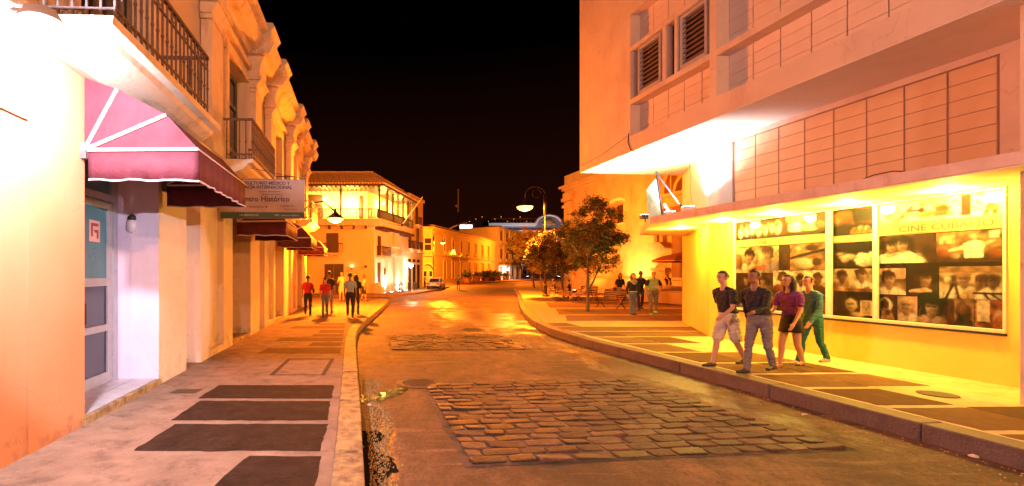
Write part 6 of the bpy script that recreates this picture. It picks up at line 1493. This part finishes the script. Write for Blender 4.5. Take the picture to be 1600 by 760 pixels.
# local: +y forward, rear at y=-2.05
def body_(c):
    st = [(-2.05,.74,.45,.84),(-1.98,.78,.34,.90),(-1.2,.81,.26,.93),(0,.82,.24,.92),(1.1,.81,.26,.88),(1.9,.77,.32,.82),(2.05,.72,.42,.72)]
    vs = []
    for y, w, zb, zt in st: vs += [(-w*.94,y,zb),(-w,y,(zb+zt)/2),(-w*.95,y,zt-.03),(-w*.86,y,zt),(w*.86,y,zt),(w*.95,y,zt-.03),(w,y,(zb+zt)/2),(w*.94,y,zb)]
    n = 8; c.add(vs, [(i*n+k,i*n+(k+1)%n,(i+1)*n+(k+1)%n,(i+1)*n+k) for i in range(len(st)-1) for k in range(n)]+[tuple(range(n))[::-1],tuple((len(st)-1)*n+k for k in range(n))])
part('body', CP, car, body_, smooth=False, bevel=.03)
def cabin(c):
    lo = [(-.70,-1.35),(.70,-1.35),(.70,.75),(-.70,.75)]; hi = [(-.56,-.98),(.56,-.98),(.57,.22),(-.57,.22)]
    c.add([(x,y,.90) for x, y in lo]+[(x,y,1.36) for x, y in hi]+[(x*.9,y*.96,1.405) for x, y in hi], [(0,1,5,4),(1,2,6,5),(2,3,7,6),(3,0,4,7),(4,5,9,8),(5,6,10,9),(6,7,11,10),(7,4,8,11),(8,9,10,11)])
part('cabin', CP, car, cabin, bevel=.02)
part('rear_window', GLASSD, car, lambda c: c.add([(-.60,-1.345,.95),(.60,-1.345,.95),(.50,-1.045,1.32),(-.50,-1.045,1.32)], [(0,1,2,3)]))
for sx in (-1,1):
    part('side_window', GLASSD, car, lambda c: [c.add([(sx*.702,-1.15,.95),(sx*.702,-.3,.95),(sx*.59,-.3,1.32),(sx*.59,-.9,1.32)], [(0,1,2,3)]), c.add([(sx*.702,-.22,.95),(sx*.702,.62,.95),(sx*.59,.2,1.32),(sx*.59,-.22,1.32)], [(0,1,2,3)])])
    part('tail_light', mat('red_tail_light', (.45,.03,.02), rough=.3), car, lambda c: c.box(sx*.42,sx*.74,-2.085,-2.04,.62,.80), bevel=.01)
    for y in (-1.25,1.3):
        w_ = part('wheel', mat('tyre', (.02,.02,.02), rough=.9), car, lambda c: c.tube([(sx*.60,y,.30),(sx*.80,y,.30)], .30, 18)); part('hubcap', GREYF, w_, lambda c: c.tube([(sx*.79,y,.30),(sx*.815,y,.30)], .17, 12))
part('bumper', IRON, car, lambda c: c.box(-.80,.80,-2.16,-2.02,.38,.50), bevel=.02)
part('number_plate', WHITEP, car, lambda c: c.box(-.26,.26,-2.08,-2.06,.60,.72)); part('boot_seam', DARK, car, lambda c: [c.box(-.72,.72,-2.068,-2.04,.83,.838)])

# ================================================================== PLANTERS AND BUSHES
def planter(label, x, y, r, h, ph_, seed, m=None, z0=.2, spread=1.):
    t = thing('planter', label, 'planter', (x,y,z0), 0, 'planters along the far pavement'); rn = random.Random(seed)
    part('pot', m or mat('terracotta_pot', (.36,.16,.08), (.3,.13,.06), 4, .8), t, lambda c: c.lathe([(r*.7,0),(r,h*.9),(r*1.08,h),(r*.95,h),(r*.9,h*.92)], 14), smooth=False)
    c = MB()
    for i in range(110):
        a = rn.uniform(0,2*PI); e = rn.uniform(.1,1.4); l = ph_*rn.uniform(.6,1.1); b = Vector((r*.4*math.cos(a),r*.4*math.sin(a),h)); d = Vector((math.cos(a)*math.cos(e)*spread,math.sin(a)*math.cos(e)*spread,math.sin(e)))
        sd = Vector((-math.sin(a),math.cos(a),0))*l*.07; m_ = b+d*l*.6; e_ = b+d*l-Vector((0,0,l*.25))
        c.add([tuple(b-sd*.4),tuple(b+sd*.4),tuple(m_+sd),tuple(m_-sd),tuple(e_)], [(0,1,2,3),(3,2,4)])
    stuff(c.build('foliage', LEAF1, t)); return t
def gp(x, d): return P(x, d), d
planter('planter with a spiky dark plant right of the lone person in the road', *gp(730,93), .9, 1.0, 2.0, 1)
planter('square-looking planter box in the middle of the far pavement', *gp(745,104), .9, 1.3, 1.2, 2)
planter('planter with a dark bush before the white building', *gp(758,108), 1.0, .9, 2.4, 3, spread=1.3)
planter('planter with a wide bush at the right end of the far row', *gp(768,114), 1.1, .8, 2.6, 4, spread=1.4)
planter('planter behind the others near the brown downpipe', *gp(778,122), 1.0, .9, 2.2, 5)
planter('last planter before the white building entrance', *gp(790,132), 1.0, .9, 2.0, 6)
